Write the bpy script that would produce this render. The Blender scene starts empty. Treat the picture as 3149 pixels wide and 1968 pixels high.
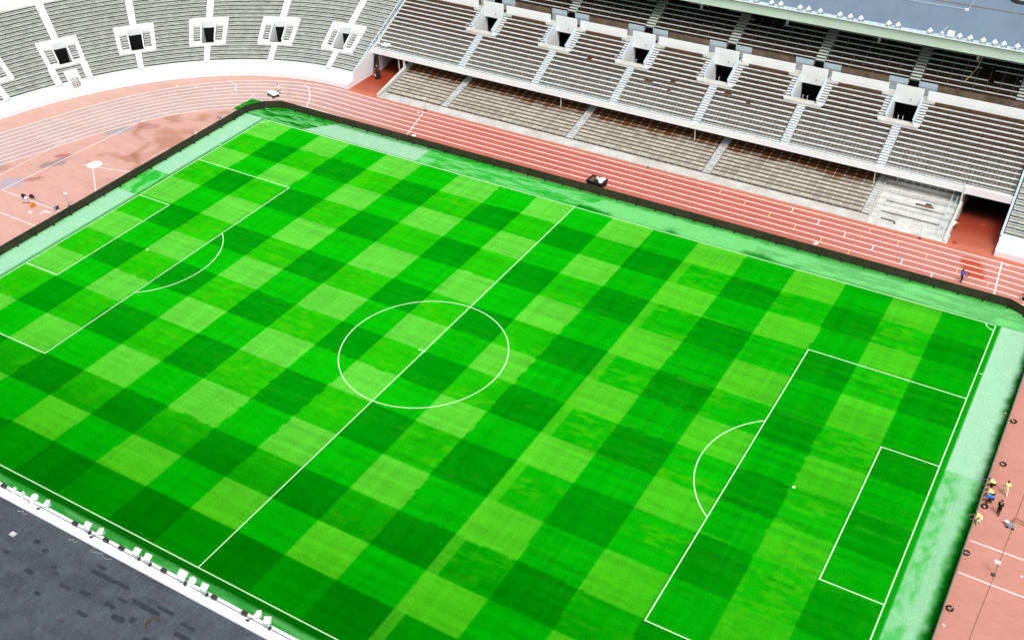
import bpy, math, random
import numpy as np
from mathutils import Vector, Matrix, Euler
random.seed(7); RNG = np.random.default_rng(11)
scene = bpy.context.scene
COL = scene.collection
R = math.radians

# ---------------------------------------------------------------- materials
def lin(c):
    c = c / 255.0
    return c / 12.92 if c <= 0.04045 else ((c + 0.055) / 1.055) ** 2.4
def srgb(r, g, b, k=1.0):
    return (lin(r) * k, lin(g) * k, lin(b) * k)

def mat(name, col, rough=0.8, var=0.15, scale=1.5, spec=0.3, metal=0.0, fine=0.0, fscale=18.0, stretch=(1, 1, 1), bump=0.0, col2=None, thr=(0.35, 0.65)):
    m = bpy.data.materials.new(name); m.use_nodes = True
    nt = m.node_tree; b = nt.nodes['Principled BSDF']
    b.inputs['Roughness'].default_value = rough
    b.inputs['Metallic'].default_value = metal
    b.inputs['Specular IOR Level'].default_value = spec
    tc = nt.nodes.new('ShaderNodeTexCoord'); mp = nt.nodes.new('ShaderNodeMapping')
    mp.inputs['Scale'].default_value = stretch
    nt.links.new(tc.outputs['Object'], mp.inputs['Vector'])
    nz = nt.nodes.new('ShaderNodeTexNoise'); nz.inputs['Scale'].default_value = scale
    nz.inputs['Detail'].default_value = 5; nz.inputs['Roughness'].default_value = 0.62
    nt.links.new(mp.outputs['Vector'], nz.inputs['Vector'])
    ramp = nt.nodes.new('ShaderNodeMapRange')
    ramp.inputs['From Min'].default_value = thr[0]; ramp.inputs['From Max'].default_value = thr[1]
    nt.links.new(nz.outputs['Fac'], ramp.inputs['Value'])
    mix = nt.nodes.new('ShaderNodeMix'); mix.data_type = 'RGBA'
    c1 = col2 if col2 else tuple(c * (1 - var) for c in col)
    c2 = col if col2 else tuple(min(1, c * (1 + var)) for c in col)
    mix.inputs[6].default_value = (*c1, 1); mix.inputs[7].default_value = (*c2, 1)
    nt.links.new(ramp.outputs['Result'], mix.inputs['Factor'])
    out = mix.outputs[2]
    if fine > 0:
        n2 = nt.nodes.new('ShaderNodeTexNoise'); n2.inputs['Scale'].default_value = fscale; n2.inputs['Detail'].default_value = 3
        nt.links.new(mp.outputs['Vector'], n2.inputs['Vector'])
        mr = nt.nodes.new('ShaderNodeMapRange'); mr.inputs['From Min'].default_value = 0.3; mr.inputs['From Max'].default_value = 0.7
        mr.inputs['To Min'].default_value = 1 - fine; mr.inputs['To Max'].default_value = 1 + fine
        nt.links.new(n2.outputs['Fac'], mr.inputs['Value'])
        mm = nt.nodes.new('ShaderNodeVectorMath'); mm.operation = 'SCALE'
        nt.links.new(out, mm.inputs[0]); nt.links.new(mr.outputs['Result'], mm.inputs['Scale'])
        out = mm.outputs['Vector']
    nt.links.new(out, b.inputs['Base Color'])
    if bump > 0:
        bp = nt.nodes.new('ShaderNodeBump'); bp.inputs['Strength'].default_value = bump; bp.inputs['Distance'].default_value = 0.05
        nt.links.new(nz.outputs['Fac'], bp.inputs['Height']); nt.links.new(bp.outputs['Normal'], b.inputs['Normal'])
    return m

def vmat(name, fine=0.12, fscale=9.0, rough=0.9, stretch=(1, 1, 1), fine2=0.0, f2scale=40.0, spec=0.15):
    """vertex-coloured ground material with procedural grain"""
    m = bpy.data.materials.new(name); m.use_nodes = True
    nt = m.node_tree; b = nt.nodes['Principled BSDF']
    b.inputs['Roughness'].default_value = rough; b.inputs['Specular IOR Level'].default_value = spec
    at = nt.nodes.new('ShaderNodeVertexColor'); at.layer_name = 'Col'
    tc = nt.nodes.new('ShaderNodeTexCoord'); mp = nt.nodes.new('ShaderNodeMapping'); mp.inputs['Scale'].default_value = stretch
    nt.links.new(tc.outputs['Object'], mp.inputs['Vector'])
    out = at.outputs['Color']
    for amt, sc, st in ((fine, fscale, True), (fine2, f2scale, False)):
        if amt <= 0: continue
        nz = nt.nodes.new('ShaderNodeTexNoise'); nz.inputs['Scale'].default_value = sc; nz.inputs['Detail'].default_value = 4
        nt.links.new((mp if st else tc).outputs['Vector' if st else 'Object'], nz.inputs['Vector'])
        mr = nt.nodes.new('ShaderNodeMapRange'); mr.inputs['From Min'].default_value = 0.3; mr.inputs['From Max'].default_value = 0.7
        mr.inputs['To Min'].default_value = 1 - amt; mr.inputs['To Max'].default_value = 1 + amt
        nt.links.new(nz.outputs['Fac'], mr.inputs['Value'])
        mm = nt.nodes.new('ShaderNodeVectorMath'); mm.operation = 'SCALE'
        nt.links.new(out, mm.inputs[0]); nt.links.new(mr.outputs['Result'], mm.inputs['Scale'])
        out = mm.outputs['Vector']
    nt.links.new(out, b.inputs['Base Color'])
    return m

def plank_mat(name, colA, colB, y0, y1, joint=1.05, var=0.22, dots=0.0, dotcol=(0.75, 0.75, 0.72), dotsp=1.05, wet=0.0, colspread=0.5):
    """bench boards: colour A where the sky bleaches them (low y), colour B under cover (high y; rear tier has roof shade painted in), dark joints"""
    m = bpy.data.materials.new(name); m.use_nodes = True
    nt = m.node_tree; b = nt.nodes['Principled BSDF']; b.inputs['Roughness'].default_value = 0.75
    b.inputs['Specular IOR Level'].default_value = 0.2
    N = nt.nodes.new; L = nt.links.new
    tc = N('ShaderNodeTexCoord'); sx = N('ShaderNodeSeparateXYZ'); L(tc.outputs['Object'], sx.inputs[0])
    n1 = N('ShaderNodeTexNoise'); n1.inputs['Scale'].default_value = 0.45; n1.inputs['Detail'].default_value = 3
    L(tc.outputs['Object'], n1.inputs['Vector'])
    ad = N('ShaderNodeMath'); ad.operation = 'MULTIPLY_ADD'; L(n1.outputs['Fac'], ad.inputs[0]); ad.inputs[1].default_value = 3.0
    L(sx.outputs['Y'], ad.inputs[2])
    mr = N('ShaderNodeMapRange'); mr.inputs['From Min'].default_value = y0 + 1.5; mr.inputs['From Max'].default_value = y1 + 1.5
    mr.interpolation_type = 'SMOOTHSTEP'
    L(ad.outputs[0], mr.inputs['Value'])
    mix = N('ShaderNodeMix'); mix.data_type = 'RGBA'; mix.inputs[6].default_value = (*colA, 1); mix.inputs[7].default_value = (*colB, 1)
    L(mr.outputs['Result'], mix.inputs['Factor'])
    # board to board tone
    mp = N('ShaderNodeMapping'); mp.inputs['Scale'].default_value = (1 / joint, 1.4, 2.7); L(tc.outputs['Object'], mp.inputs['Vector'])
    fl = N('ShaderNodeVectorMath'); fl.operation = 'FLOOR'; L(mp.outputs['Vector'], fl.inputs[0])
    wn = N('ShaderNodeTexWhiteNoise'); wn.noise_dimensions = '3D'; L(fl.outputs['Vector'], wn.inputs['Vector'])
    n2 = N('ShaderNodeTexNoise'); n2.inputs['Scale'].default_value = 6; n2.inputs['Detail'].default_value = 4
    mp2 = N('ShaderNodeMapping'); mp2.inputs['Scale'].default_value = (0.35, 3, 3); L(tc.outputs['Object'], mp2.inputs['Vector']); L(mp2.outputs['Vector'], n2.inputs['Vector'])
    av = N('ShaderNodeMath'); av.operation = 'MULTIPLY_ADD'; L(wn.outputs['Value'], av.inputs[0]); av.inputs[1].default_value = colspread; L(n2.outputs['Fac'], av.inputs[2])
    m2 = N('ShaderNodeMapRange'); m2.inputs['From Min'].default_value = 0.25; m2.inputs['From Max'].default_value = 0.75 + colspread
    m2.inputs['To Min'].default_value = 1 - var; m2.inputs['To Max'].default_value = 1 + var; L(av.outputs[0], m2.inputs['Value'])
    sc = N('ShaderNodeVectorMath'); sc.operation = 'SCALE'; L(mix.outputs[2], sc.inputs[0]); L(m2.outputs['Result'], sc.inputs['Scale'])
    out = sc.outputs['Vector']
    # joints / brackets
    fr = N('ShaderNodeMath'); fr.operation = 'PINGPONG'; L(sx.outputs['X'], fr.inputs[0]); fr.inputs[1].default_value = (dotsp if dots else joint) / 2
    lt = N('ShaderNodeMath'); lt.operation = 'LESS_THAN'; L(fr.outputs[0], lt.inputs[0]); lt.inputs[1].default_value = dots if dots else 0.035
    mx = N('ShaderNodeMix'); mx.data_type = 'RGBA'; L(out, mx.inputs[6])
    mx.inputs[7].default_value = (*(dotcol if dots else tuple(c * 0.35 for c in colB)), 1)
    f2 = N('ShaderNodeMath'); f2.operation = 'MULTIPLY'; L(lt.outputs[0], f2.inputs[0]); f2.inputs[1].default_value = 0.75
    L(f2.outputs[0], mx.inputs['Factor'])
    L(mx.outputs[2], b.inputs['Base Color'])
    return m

M = {}
M['white'] = mat('white_concrete_paint', (0.86, 0.88, 0.88), 0.7, 0.05, 0.6, col2=(0.80, 0.83, 0.83), thr=(0.3, 0.55), fine=0.03)
M['white2'] = mat('white_panel', (0.94, 0.95, 0.96), 0.55, 0.03, 0.5)
M['deckwhite'] = mat('white_ledge', (0.86, 0.88, 0.89), 0.7, 0.06, 0.8, fine=0.03, col2=(0.79, 0.82, 0.84), thr=(0.25, 0.5), stretch=(1, 1, 1))
M['bluepaint'] = mat('pale_blue_paint', (0.50, 0.62, 0.68), 0.5, 0.08, 2)
M['rail'] = mat('rail_paint', (0.62, 0.70, 0.74), 0.45, 0.08, 2)
M['raild'] = mat('weathered_rail', (0.45, 0.46, 0.44), 0.5, 0.15, 3)
M['aisle'] = mat('aisle_step', (0.72, 0.77, 0.80), 0.7, 0.12, 2.5, fine=0.06)
M['aislew'] = mat('aisle_step_worn', (0.62, 0.63, 0.60), 0.8, 0.2, 1.2, fine=0.1, col2=(0.36, 0.35, 0.31), thr=(0.32, 0.55))
M['aisled'] = mat('aisle_riser', (0.10, 0.08, 0.06), 0.9, 0.3, 2)
M['concrete'] = mat('pale_concrete', (0.62, 0.61, 0.57), 0.85, 0.12, 0.5, fine=0.06, col2=(0.47, 0.45, 0.40), thr=(0.3, 0.6))
M['concdark'] = mat('shaded_concrete', (0.16, 0.12, 0.08), 0.9, 0.3, 0.8)  # dark brown, also carrying the shade of covered faces
M['dark'] = mat('unlit_interior', (0.004, 0.004, 0.004), 0.95, 0.3, 1)  # near-black colour standing for unlit depths
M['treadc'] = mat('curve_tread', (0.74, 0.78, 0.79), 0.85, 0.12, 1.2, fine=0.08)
M['riserc'] = mat('curve_riser_shade', (0.17, 0.17, 0.145), 0.95, 0.6, 0.9, thr=(.4,.6))  # dark colour includes the shade beneath the benches
M['benchc'] = mat('curve_bench_boards', srgb(212, 216, 208, .8), .8, .1, 1.2, fine=.16, fscale=5.0, col2=srgb(182, 184, 170, .8))
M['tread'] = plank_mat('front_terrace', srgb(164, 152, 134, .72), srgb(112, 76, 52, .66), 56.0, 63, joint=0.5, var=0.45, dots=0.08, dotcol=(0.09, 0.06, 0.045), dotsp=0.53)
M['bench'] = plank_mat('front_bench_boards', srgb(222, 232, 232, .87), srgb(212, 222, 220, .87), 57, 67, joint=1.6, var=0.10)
M['treadr'] = plank_mat('rear_terrace', srgb(74, 46, 30, .6), srgb(26, 16, 10, .5), 67, 71, joint=0.5, var=0.4, dots=0.05, dotcol=(0.16, 0.10, 0.07), dotsp=1.6)  # roof shade painted in, deeper towards the back rows
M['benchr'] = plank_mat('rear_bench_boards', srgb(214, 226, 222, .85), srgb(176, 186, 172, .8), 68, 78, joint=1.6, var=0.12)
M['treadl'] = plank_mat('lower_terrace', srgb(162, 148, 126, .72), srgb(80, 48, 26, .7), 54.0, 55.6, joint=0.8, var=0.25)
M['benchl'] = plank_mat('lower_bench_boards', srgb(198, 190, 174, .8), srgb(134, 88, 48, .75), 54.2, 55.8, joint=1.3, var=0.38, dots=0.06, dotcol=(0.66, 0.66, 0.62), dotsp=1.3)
M['fence'] = mat('dark_fence_mesh', (0.043, 0.038, 0.022), 0.8, 0.25, 0.7, fine=0.12)
M['fencetop'] = mat('fence_rail', (0.16, 0.17, 0.14), 0.6, 0.2, 1)
M['black'] = mat('black_rubber', (0.012, 0.010, 0.010), 0.6, 0.3, 3)
M['darkbox'] = mat('dark_metal', (0.05, 0.05, 0.04), 0.5, 0.3, 5)
M['mint'] = mat('mint_fascia', srgb(216, 236, 218, .9), 0.6, 0.05, 0.25, fine=0.03)
M['glassdeck'] = mat('gutter_metal', (0.50, 0.66, 0.70), 0.45, 0.12, 1.2)
M['lamp'] = mat('white_enamel', (0.85, 0.86, 0.86), 0.35, 0.03, 3)
M['lampd'] = mat('lamp_bracket', (0.30, 0.36, 0.38), 0.5, 0.2, 3)
M['wire'] = mat('pale_rope', (0.6, 0.68, 0.7), 0.6, 0.1, 3)
M['cable'] = mat('loose_cable', (0.42, 0.40, 0.35), 0.6, 0.2, 3)
M['line'] = mat('white_line_turf', (0.66, 0.82, 0.58), 0.9, 0.08, 1.5, col2=(0.50, 0.76, 0.40), thr=(0.25, 0.6), fine=0.1)
M['linet'] = mat('white_line_track', (0.92, 0.86, 0.80), 0.85, 0.04, 0.6, col2=(0.88, 0.78, 0.70), thr=(0.3, 0.6))
M['linew'] = mat('bright_line_track', (0.83, 0.80, 0.76), 0.8, 0.04, 1)
M['liney'] = mat('yellow_line_track', (0.75, 0.52, 0.16), 0.8, 0.1, 1)
M['wood'] = mat('brown_board', (0.18, 0.11, 0.06), 0.8, 0.3, 2)
M['stairbrown'] = mat('stair_brown', (0.24, 0.22, 0.19), 0.9, 0.2, 2)  # brown-grey risers and cheeks of the side stairs
M['earth'] = mat('outer_ground', (0.12, 0.12, 0.11), 0.95, 0.3, 0.05)

# ---------------------------------------------------------------- mesh helper
class MB:
    def __init__(s): s.v = []; s.f = []; s.m = []
    def quad(s, a, b, c, d, mi=0):
        i = len(s.v); s.v += [tuple(a), tuple(b), tuple(c), tuple(d)]; s.f.append((i, i + 1, i + 2, i + 3)); s.m.append(mi)
    def hexa(s, p, mi=0, skip=()):
        i = len(s.v); s.v += [tuple(q) for q in p]
        F = [(0, 3, 2, 1), (4, 5, 6, 7), (0, 1, 5, 4), (1, 2, 6, 5), (2, 3, 7, 6), (3, 0, 4, 7)]
        for k, f in enumerate(F):
            if k in skip: continue
            s.f.append(tuple(i + q for q in f)); s.m.append(mi)
    def box(s, x0, x1, y0, y1, z0, z1, mi=0):
        s.hexa([(x0, y0, z0), (x1, y0, z0), (x1, y1, z0), (x0, y1, z0), (x0, y0, z1), (x1, y0, z1), (x1, y1, z1), (x0, y1, z1)], mi)
    def bar(s, a, b, r, n=6, mi=0, r2=None):
        a = Vector(a); b = Vector(b); d = b - a
        if d.length < 1e-6: return
        q = d.to_track_quat('Z', 'Y'); r2 = r if r2 is None else r2
        i = len(s.v)
        for k in range(n):
            w = 2 * math.pi * k / n; c = Vector((math.cos(w), math.sin(w), 0))
            s.v.append(tuple(a + q @ (c * r))); s.v.append(tuple(b + q @ (c * r2)))
        for k in range(n):
            j = (k + 1) % n; s.f.append((i + 2 * k, i + 2 * j, i + 2 * j + 1, i + 2 * k + 1)); s.m.append(mi)
        s.f.append(tuple(i + 2 * k for k in reversed(range(n)))); s.m.append(mi)
        s.f.append(tuple(i + 2 * k + 1 for k in range(n))); s.m.append(mi)
    def sphere(s, c, rx, ry=None, rz=None, n=10, m=7, mi=0, rot=None):
        ry = rx if ry is None else ry; rz = rx if rz is None else rz; i = len(s.v); c = Vector(c)
        for a in range(m + 1):
            ph = math.pi * a / m
            for b in range(n):
                t = 2 * math.pi * b / n
                p = Vector((rx * math.sin(ph) * math.cos(t), ry * math.sin(ph) * math.sin(t), rz * math.cos(ph)))
                if rot is not None: p = rot @ p
                s.v.append(tuple(c + p))
        for a in range(m):
            for b in range(n):
                b2 = (b + 1) % n
                s.f.append((i + a * n + b, i + (a + 1) * n + b, i + (a + 1) * n + b2, i + a * n + b2)); s.m.append(mi)
    def torus(s, c, Rr, r, rot=None, n=18, m=7, mi=0):
        i = len(s.v); c = Vector(c)
        for a in range(n):
            t = 2 * math.pi * a / n
            for b in range(m):
                w = 2 * math.pi * b / m
                p = Vector(((Rr + r * math.cos(w)) * math.cos(t), (Rr + r * math.cos(w)) * math.sin(t), r * math.sin(w)))
                if rot is not None: p = rot @ p
                s.v.append(tuple(c + p))
        for a in range(n):
            for b in range(m):
                a2 = (a + 1) % n; b2 = (b + 1) % m
                s.f.append((i + a * m + b, i + a2 * m + b, i + a2 * m + b2, i + a * m + b2)); s.m.append(mi)
    def tube(s, pts, r, n=5, mi=0):
        for a, b in zip(pts[:-1], pts[1:]): s.bar(a, b, r, n, mi)
    def build(s, name, mats, parent=None, smooth=False):
        me = bpy.data.meshes.new(name); me.from_pydata(s.v, [], s.f)
        if not isinstance(mats, (list, tuple)): mats = [mats]
        for q in mats: me.materials.append(q)
        me.polygons.foreach_set('material_index', s.m)
        if smooth: me.polygons.foreach_set('use_smooth', [True] * len(s.f))
        me.update()
        o = bpy.data.objects.new(name, me); COL.objects.link(o)
        if parent is not None:
            o.parent = parent; o.matrix_parent_inverse = Matrix.Identity(4)
            if parent.location.length > 0 or parent.rotation_euler.z != 0:
                pass
        return o

def tag(o, label=None, cat=None, group=None, kind=None):
    if label: o['label'] = label
    if cat: o['category'] = cat
    if group: o['group'] = group
    if kind: o['kind'] = kind
    return o
def thing(name, label, cat, loc=(0, 0, 0), rz=0.0, group=None):
    o = bpy.data.objects.new(name, None); o.empty_display_size = 0.2; COL.objects.link(o)
    o.location = loc; o.rotation_euler = (0, 0, rz)
    return tag(o, label, cat, group)
def part_world(mb, name, mats, parent):
    """mesh given in world coordinates, parented to a thing that sits elsewhere"""
    o = mb.build(name, mats, parent)
    Mx = Matrix.Translation(parent.location) @ parent.rotation_euler.to_matrix().to_4x4()
    o.matrix_parent_inverse = Mx.inverted()
    return o
def copy_tree(o, parent=None):
    c = o.copy(); COL.objects.link(c)
    if parent is not None:
        c.parent = parent; c.matrix_parent_inverse = o.matrix_parent_inverse.copy()
    for ch in list(o.children): copy_tree(ch, c)
    return c
ORD = ['first', 'second', 'third', 'fourth', 'fifth', 'sixth', 'seventh', 'eighth', 'ninth', 'tenth', 'eleventh', 'twelfth', 'thirteenth', 'fourteenth', 'fifteenth', 'sixteenth', 'seventeenth', 'eighteenth', 'nineteenth', 'twentieth', 'twenty-first', 'twenty-second', 'twenty-third', 'twenty-fourth', 'twenty-fifth', 'twenty-sixth']

# ---------------------------------------------------------------- noise for ground colours
def vnoise(x, y, sx, sy, seed):
    r = np.random.default_rng(seed); G = r.random((256, 256))
    u = x / sx + 1000.37; v = y / sy + 1000.71
    i = np.floor(u).astype(int); j = np.floor(v).astype(int); fu = u - i; fv = v - j
    fu = fu * fu * (3 - 2 * fu); fv = fv * fv * (3 - 2 * fv)
    g = lambda a, b: G[a % 256, b % 256]
    return (g(i, j) * (1 - fu) + g(i + 1, j) * fu) * (1 - fv) + (g(i, j + 1) * (1 - fu) + g(i + 1, j + 1) * fu) * fv
def fbm(x, y, sx, sy, seed, o=4):
    t = 0; a = 0.5; w = 0
    for k in range(o):
        t = t + a * vnoise(x, y, sx / 2 ** k, sy / 2 ** k, seed + k); w += a; a *= 0.55
    return t / w
def sst(e0, e1, x):
    t = np.clip((x - e0) / (e1 - e0), 0, 1); return t * t * (3 - 2 * t)
LA = np.array
def lrgb(r, g, b, k=0.67): return LA(srgb(r, g, b, k))

def grid(name, x0, x1, y0, y1, st, z, colfn, m, keep=None, kind='structure'):
    nx = int(round((x1 - x0) / st)) + 1; ny = int(round((y1 - y0) / st)) + 1
    X, Y = np.meshgrid(np.linspace(x0, x1, nx), np.linspace(y0, y1, ny), indexing='ij')
    C = colfn(X, Y)
    Z = np.full_like(X, z)
    V = np.stack([X, Y, Z], -1).reshape(-1, 3)
    idx = np.arange(nx * ny).reshape(nx, ny)
    F = np.stack([idx[:-1, :-1], idx[1:, :-1], idx[1:, 1:], idx[:-1, 1:]], -1)
    if keep is not None:
        xc = (X[:-1, :-1] + X[1:, 1:]) / 2; yc = (Y[:-1, :-1] + Y[1:, 1:]) / 2
        F = F[keep(xc, yc)]
    F = F.reshape(-1, 4)
    used = np.unique(F); remap = np.full(nx * ny, -1); remap[used] = np.arange(len(used))
    V = V[used]; Cc = C.reshape(-1, 3)[used]; F = remap[F]
    me = bpy.data.meshes.new(name); me.vertices.add(len(V)); me.vertices.foreach_set('co', V.ravel())
    me.loops.add(F.size); me.loops.foreach_set('vertex_index', F.ravel().astype(np.int32))
    me.polygons.add(len(F)); me.polygons.foreach_set('loop_start', np.arange(0, F.size, 4, dtype=np.int32))
    me.update(calc_edges=True)
    ca = me.color_attributes.new('Col', 'FLOAT_COLOR', 'POINT')
    ca.data.foreach_set('color', np.concatenate([np.clip(Cc, 0, 1), np.ones((len(Cc), 1))], 1).ravel().astype(np.float32))
    me.materials.append(m); me.validate()
    o = bpy.data.objects.new(name, me); COL.objects.link(o); o['kind'] = kind
    return o

# ---------------------------------------------------------------- ground, track, turf
g = MB(); g.quad((-1500, -1500, -0.06), (1500, -1500, -0.06), (1500, 1500, -0.06), (-1500, 1500, -0.06))
o = g.build('ground', M['earth']); o['kind'] = 'structure'

# turf -------------------------------------------------------
XB = LA([-47.1, -41.9, -36.3, -29.9, -23.9, -17.8, -11.2, -5.5, 0, 5.65, 11.25, 17.45, 23.6, 29.8, 35.9, 41.3, 46.85])
YB = LA([-29.2, -24.6, -20.0, -14.9, -9.4, -4.8, 0.0, 4.76, 9.5, 14.9, 20.0, 24.6, 29.2])
def turfcol(X, Y):
    jx = 0.05 * (vnoise(X, Y, 30, 0.8, 5) - .5) + 0.2 * (vnoise(X, Y, 40, 18, 6) - .5)
    jy = 0.05 * (vnoise(X, Y, 0.8, 30, 7) - .5) + 0.2 * (vnoise(X, Y, 14, 40, 8) - .5)
    x = X + jx; y = Y + jy
    ix = np.searchsorted(XB, x.ravel()).reshape(X.shape); iy = np.searchsorted(YB, y.ravel()).reshape(X.shape)
    # index 8 = column -5.5..0 is light ; rows: 0..4.76 (idx 7) light
    cl = (ix % 2 == 0).astype(float); rl = (iy % 2 == 1).astype(float)
    contrast = 1.0 - 0.06 * sst(15, 22, X)
    edge = ((X > 17.45) & (X < 18.5)).astype(float)
    we = sst(-6, 26, X)[..., None]
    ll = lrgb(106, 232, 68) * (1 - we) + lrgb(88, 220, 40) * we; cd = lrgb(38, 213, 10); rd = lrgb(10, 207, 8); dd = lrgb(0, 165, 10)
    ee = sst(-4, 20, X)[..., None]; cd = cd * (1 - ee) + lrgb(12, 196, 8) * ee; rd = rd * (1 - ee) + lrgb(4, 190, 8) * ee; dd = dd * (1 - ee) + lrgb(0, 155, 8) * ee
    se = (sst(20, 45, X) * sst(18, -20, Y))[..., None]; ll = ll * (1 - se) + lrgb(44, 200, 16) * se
    ny = sst(-8, -32, Y)[..., None]  # near-side tiles darkened in colour for vignette and view angle
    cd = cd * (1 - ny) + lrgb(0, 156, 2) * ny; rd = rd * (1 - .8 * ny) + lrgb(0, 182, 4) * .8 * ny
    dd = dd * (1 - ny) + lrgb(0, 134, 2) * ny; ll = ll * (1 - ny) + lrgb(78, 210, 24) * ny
    mm = (cd + rd) / 2
    L = cl * rl; A = cl * (1 - rl); B = (1 - cl) * rl; D = (1 - cl) * (1 - rl)
    C = L[..., None] * ll + A[..., None] * cd + B[..., None] * rd + D[..., None] * dd
    k = contrast[..., None]; C = C * k + mm * (1 - k)
    # the eastern half: light rows fade, columns dominate
    e = (sst(30, 46, X) * 0.30)[..., None]
    colc = cl[..., None] * lrgb(34, 202, 16) + (1 - cl[..., None]) * lrgb(0, 164, 8)
    C = C * (1 - e) + colc * e
    C = C + edge[..., None] * (lrgb(96, 226, 40) - C) * 0.45
    # mower streaks along x, fine cross streaks along y
    s1 = fbm(X, Y, 16, 0.6, 20, 3) - .5; s2 = fbm(X, Y, 0.45, 12, 30, 2) - .5
    s3 = fbm(X, Y, 6, 3, 40, 4) - .5
    amp = 0.26 + 0.16 * sst(-20, 40, X)
    s4 = fbm(X, Y, 5, 0.28, 25, 2) - .5
    C = C * (1 + amp * s1 + 0.24 * s2 + 0.03 * s3 + 0.22 * s4)[..., None]
    # yellowish worn specks in mid tiles
    yl = sst(0.45, 0.72, fbm(X, Y, 1.1, 0.35, 50, 3)) * (0.12 + 0.88 * (A + L * sst(0, 20, X))) * sst(0.35, 0.60, fbm(X, Y, 10, 2.5, 55, 2))
    C = C + yl[..., None] * (lrgb(92, 222, 16) - C) * (0.42 * (1 - .97 * ny))
    dk = sst(0.60, 0.78, fbm(X, Y, 4.0, 0.7, 60, 3))
    C = C * (1 - 0.07 * dk)[..., None]
    # thin pale mower scratches on the box edges / string lines
    for yy, xa, xb in ((20.16, 18, 36), (9.16, 22, 47), (-9.16, 30, 47), (0.0, 36, 53), (-2.2, 14, 28), (-2.0, 44, 52)):
        t = np.exp(-((Y - yy - 0.05 * (X - 30) * 0.02) / 0.12) ** 2) * (X > xa) * (X < xb) * sst(.35, .6, vnoise(X, Y, 1.4, 3, 77))
        C = C + t[..., None] * (lrgb(90, 240, 50) - C) * 0.22
    # vignette darkening of the near side, put into the turf colour
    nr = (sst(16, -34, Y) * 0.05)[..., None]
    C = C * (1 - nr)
    # ---- run-offs
    pale = lrgb(184, 240, 196); pale2 = lrgb(134, 242, 138); mid = lrgb(58, 214, 66); dg = lrgb(2, 140, 14)
    out = (np.abs(X) > 52.62) | (np.abs(Y) > 34.12)
    N1 = fbm(X, Y, 2.6, 0.4, 90, 4); N2 = fbm(X, Y, 0.4, 2.6, 95, 4); N3 = fbm(X, Y, 0.9, 0.9, 99, 3)
    P = np.broadcast_to(pale, C.shape).copy()
    def setz(mask, base): P[mask] = base[mask]
    far = Y > 34.05; lf = (X < -52.6); rt = X > 52.6; nrr = Y < -34.1
    # far side
    w = sst(0.35, 0.62, N1)[..., None]
    corner = dg * (1 - w * .75) + pale2 * w * .75
    greener = pale2 * w + mid * (1 - w)
    x0 = X - 0.9 * (Y - 34)            # ragged slanted joints
    setz(far & (x0 < -45.6), corner)
    setz(far & (X >= -25.3) & (x0 < -0.3), greener * 0.95)
    setz(far & (x0 >= -0.3) & (X < 24), pale2 * 1.0 + 0 * w)
    t = sst(.4, .62, N1)[..., None]
    setz(far & (X >= 24), pale2 * (0.75 + 0.25 * t))
    bite = (sst(35.6, 34.3, Y + 1.6 * (N1 - .5)) * sst(.42, .6, fbm(X, Y * 0 + 3, 5.0, 3, 111, 3)) * (X > 0)) [..., None]
    P = np.where(far[..., None], P * (1 - bite) + dg * 1.2 * bite, P)
    eg = (sst(37.2, 37.9, Y + 0.7 * (N3 - .5)))[..., None]
    P = np.where(far[..., None], P * (1 - eg * .75) + dg * 1.3 * eg * .75, P)
    # left side
    lz = lf & (Y < 34.2)
    pl = np.broadcast_to(lrgb(184, 250, 202), C.shape)
    setz(lz, pl)
    gm = lz & (Y < 15.05) & (Y > 9.0)
    ww = sst(.42, .6, N2)[..., None]
    setz(gm, mid * (1 - ww) + pale2 * ww)
    e1 = (sst(-53.4, -52.75, X) * 0.85)[..., None]
    P = np.where(lz[..., None], P * (1 - e1) + dg * 1.4 * e1, P)
    e2 = (sst(-56.0, -56.5, X + .4 * (N3 - .5)) * 0.5)[..., None]
    P = np.where(lz[..., None], P * (1 - e2) + mid * e2, P)
    # right side
    rz = rt & (Y < 34.0)
    setz(rz, np.broadcast_to(lrgb(192, 250, 206), C.shape))
    rr = rz & (Y < 9.05)
    rq = (0.30 + 0.70 * sst(.3, .7, fbm(X, Y, 0.35, 0.8, 123, 3)))[..., None]
    setz(rr, mid * (1 - rq) + lrgb(160, 238, 172) * rq)
    inn = (sst(54.3, 55.0, X + 0.9 * (N2 - .5)) * sst(56.2, 55.4, X + .8 * (N3 - .5)))[..., None]
    P = np.where(rr[..., None], P * (1 - inn) + lrgb(172, 240, 184) * inn, P)
    e3 = (1 - sst(53.0, 53.14, X))[..., None]
    P = np.where((rz)[..., None], P * (1 - e3) + lrgb(10, 176, 16) * e3, P)
    e4 = (sst(55.7, 56.6, X + .7 * (N3 - .5) + 0.018 * np.clip(9 - Y, 0, 12)))[..., None]
    P = np.where(rz[..., None], P * (1 - e4) + lrgb(0, 128, 14) * e4, P)
    # near side
    d = (sst(-34.85, -34.75, Y))[..., None]
    q = sst(.3, .7, N1)[..., None]
    nb = lrgb(112, 212, 116) * q + lrgb(56, 186, 64) * (1 - q)
    nb = nb * (1 - d) + lrgb(2, 118, 6) * d
    P = np.where(nrr[..., None], nb, P)
    # thin green band just outside the line on the far side
    e5 = (sst(34.45, 34.2, Y))[..., None]
    P = np.where((far & (np.abs(X) < 52.6))[..., None], P * (1 - e5 * .5) + dg * 1.3 * e5 * .5, P)
    P = P * (1 + 0.10 * (N3 - .5))[..., None]
    return np.where(out[..., None], P, C)
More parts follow.
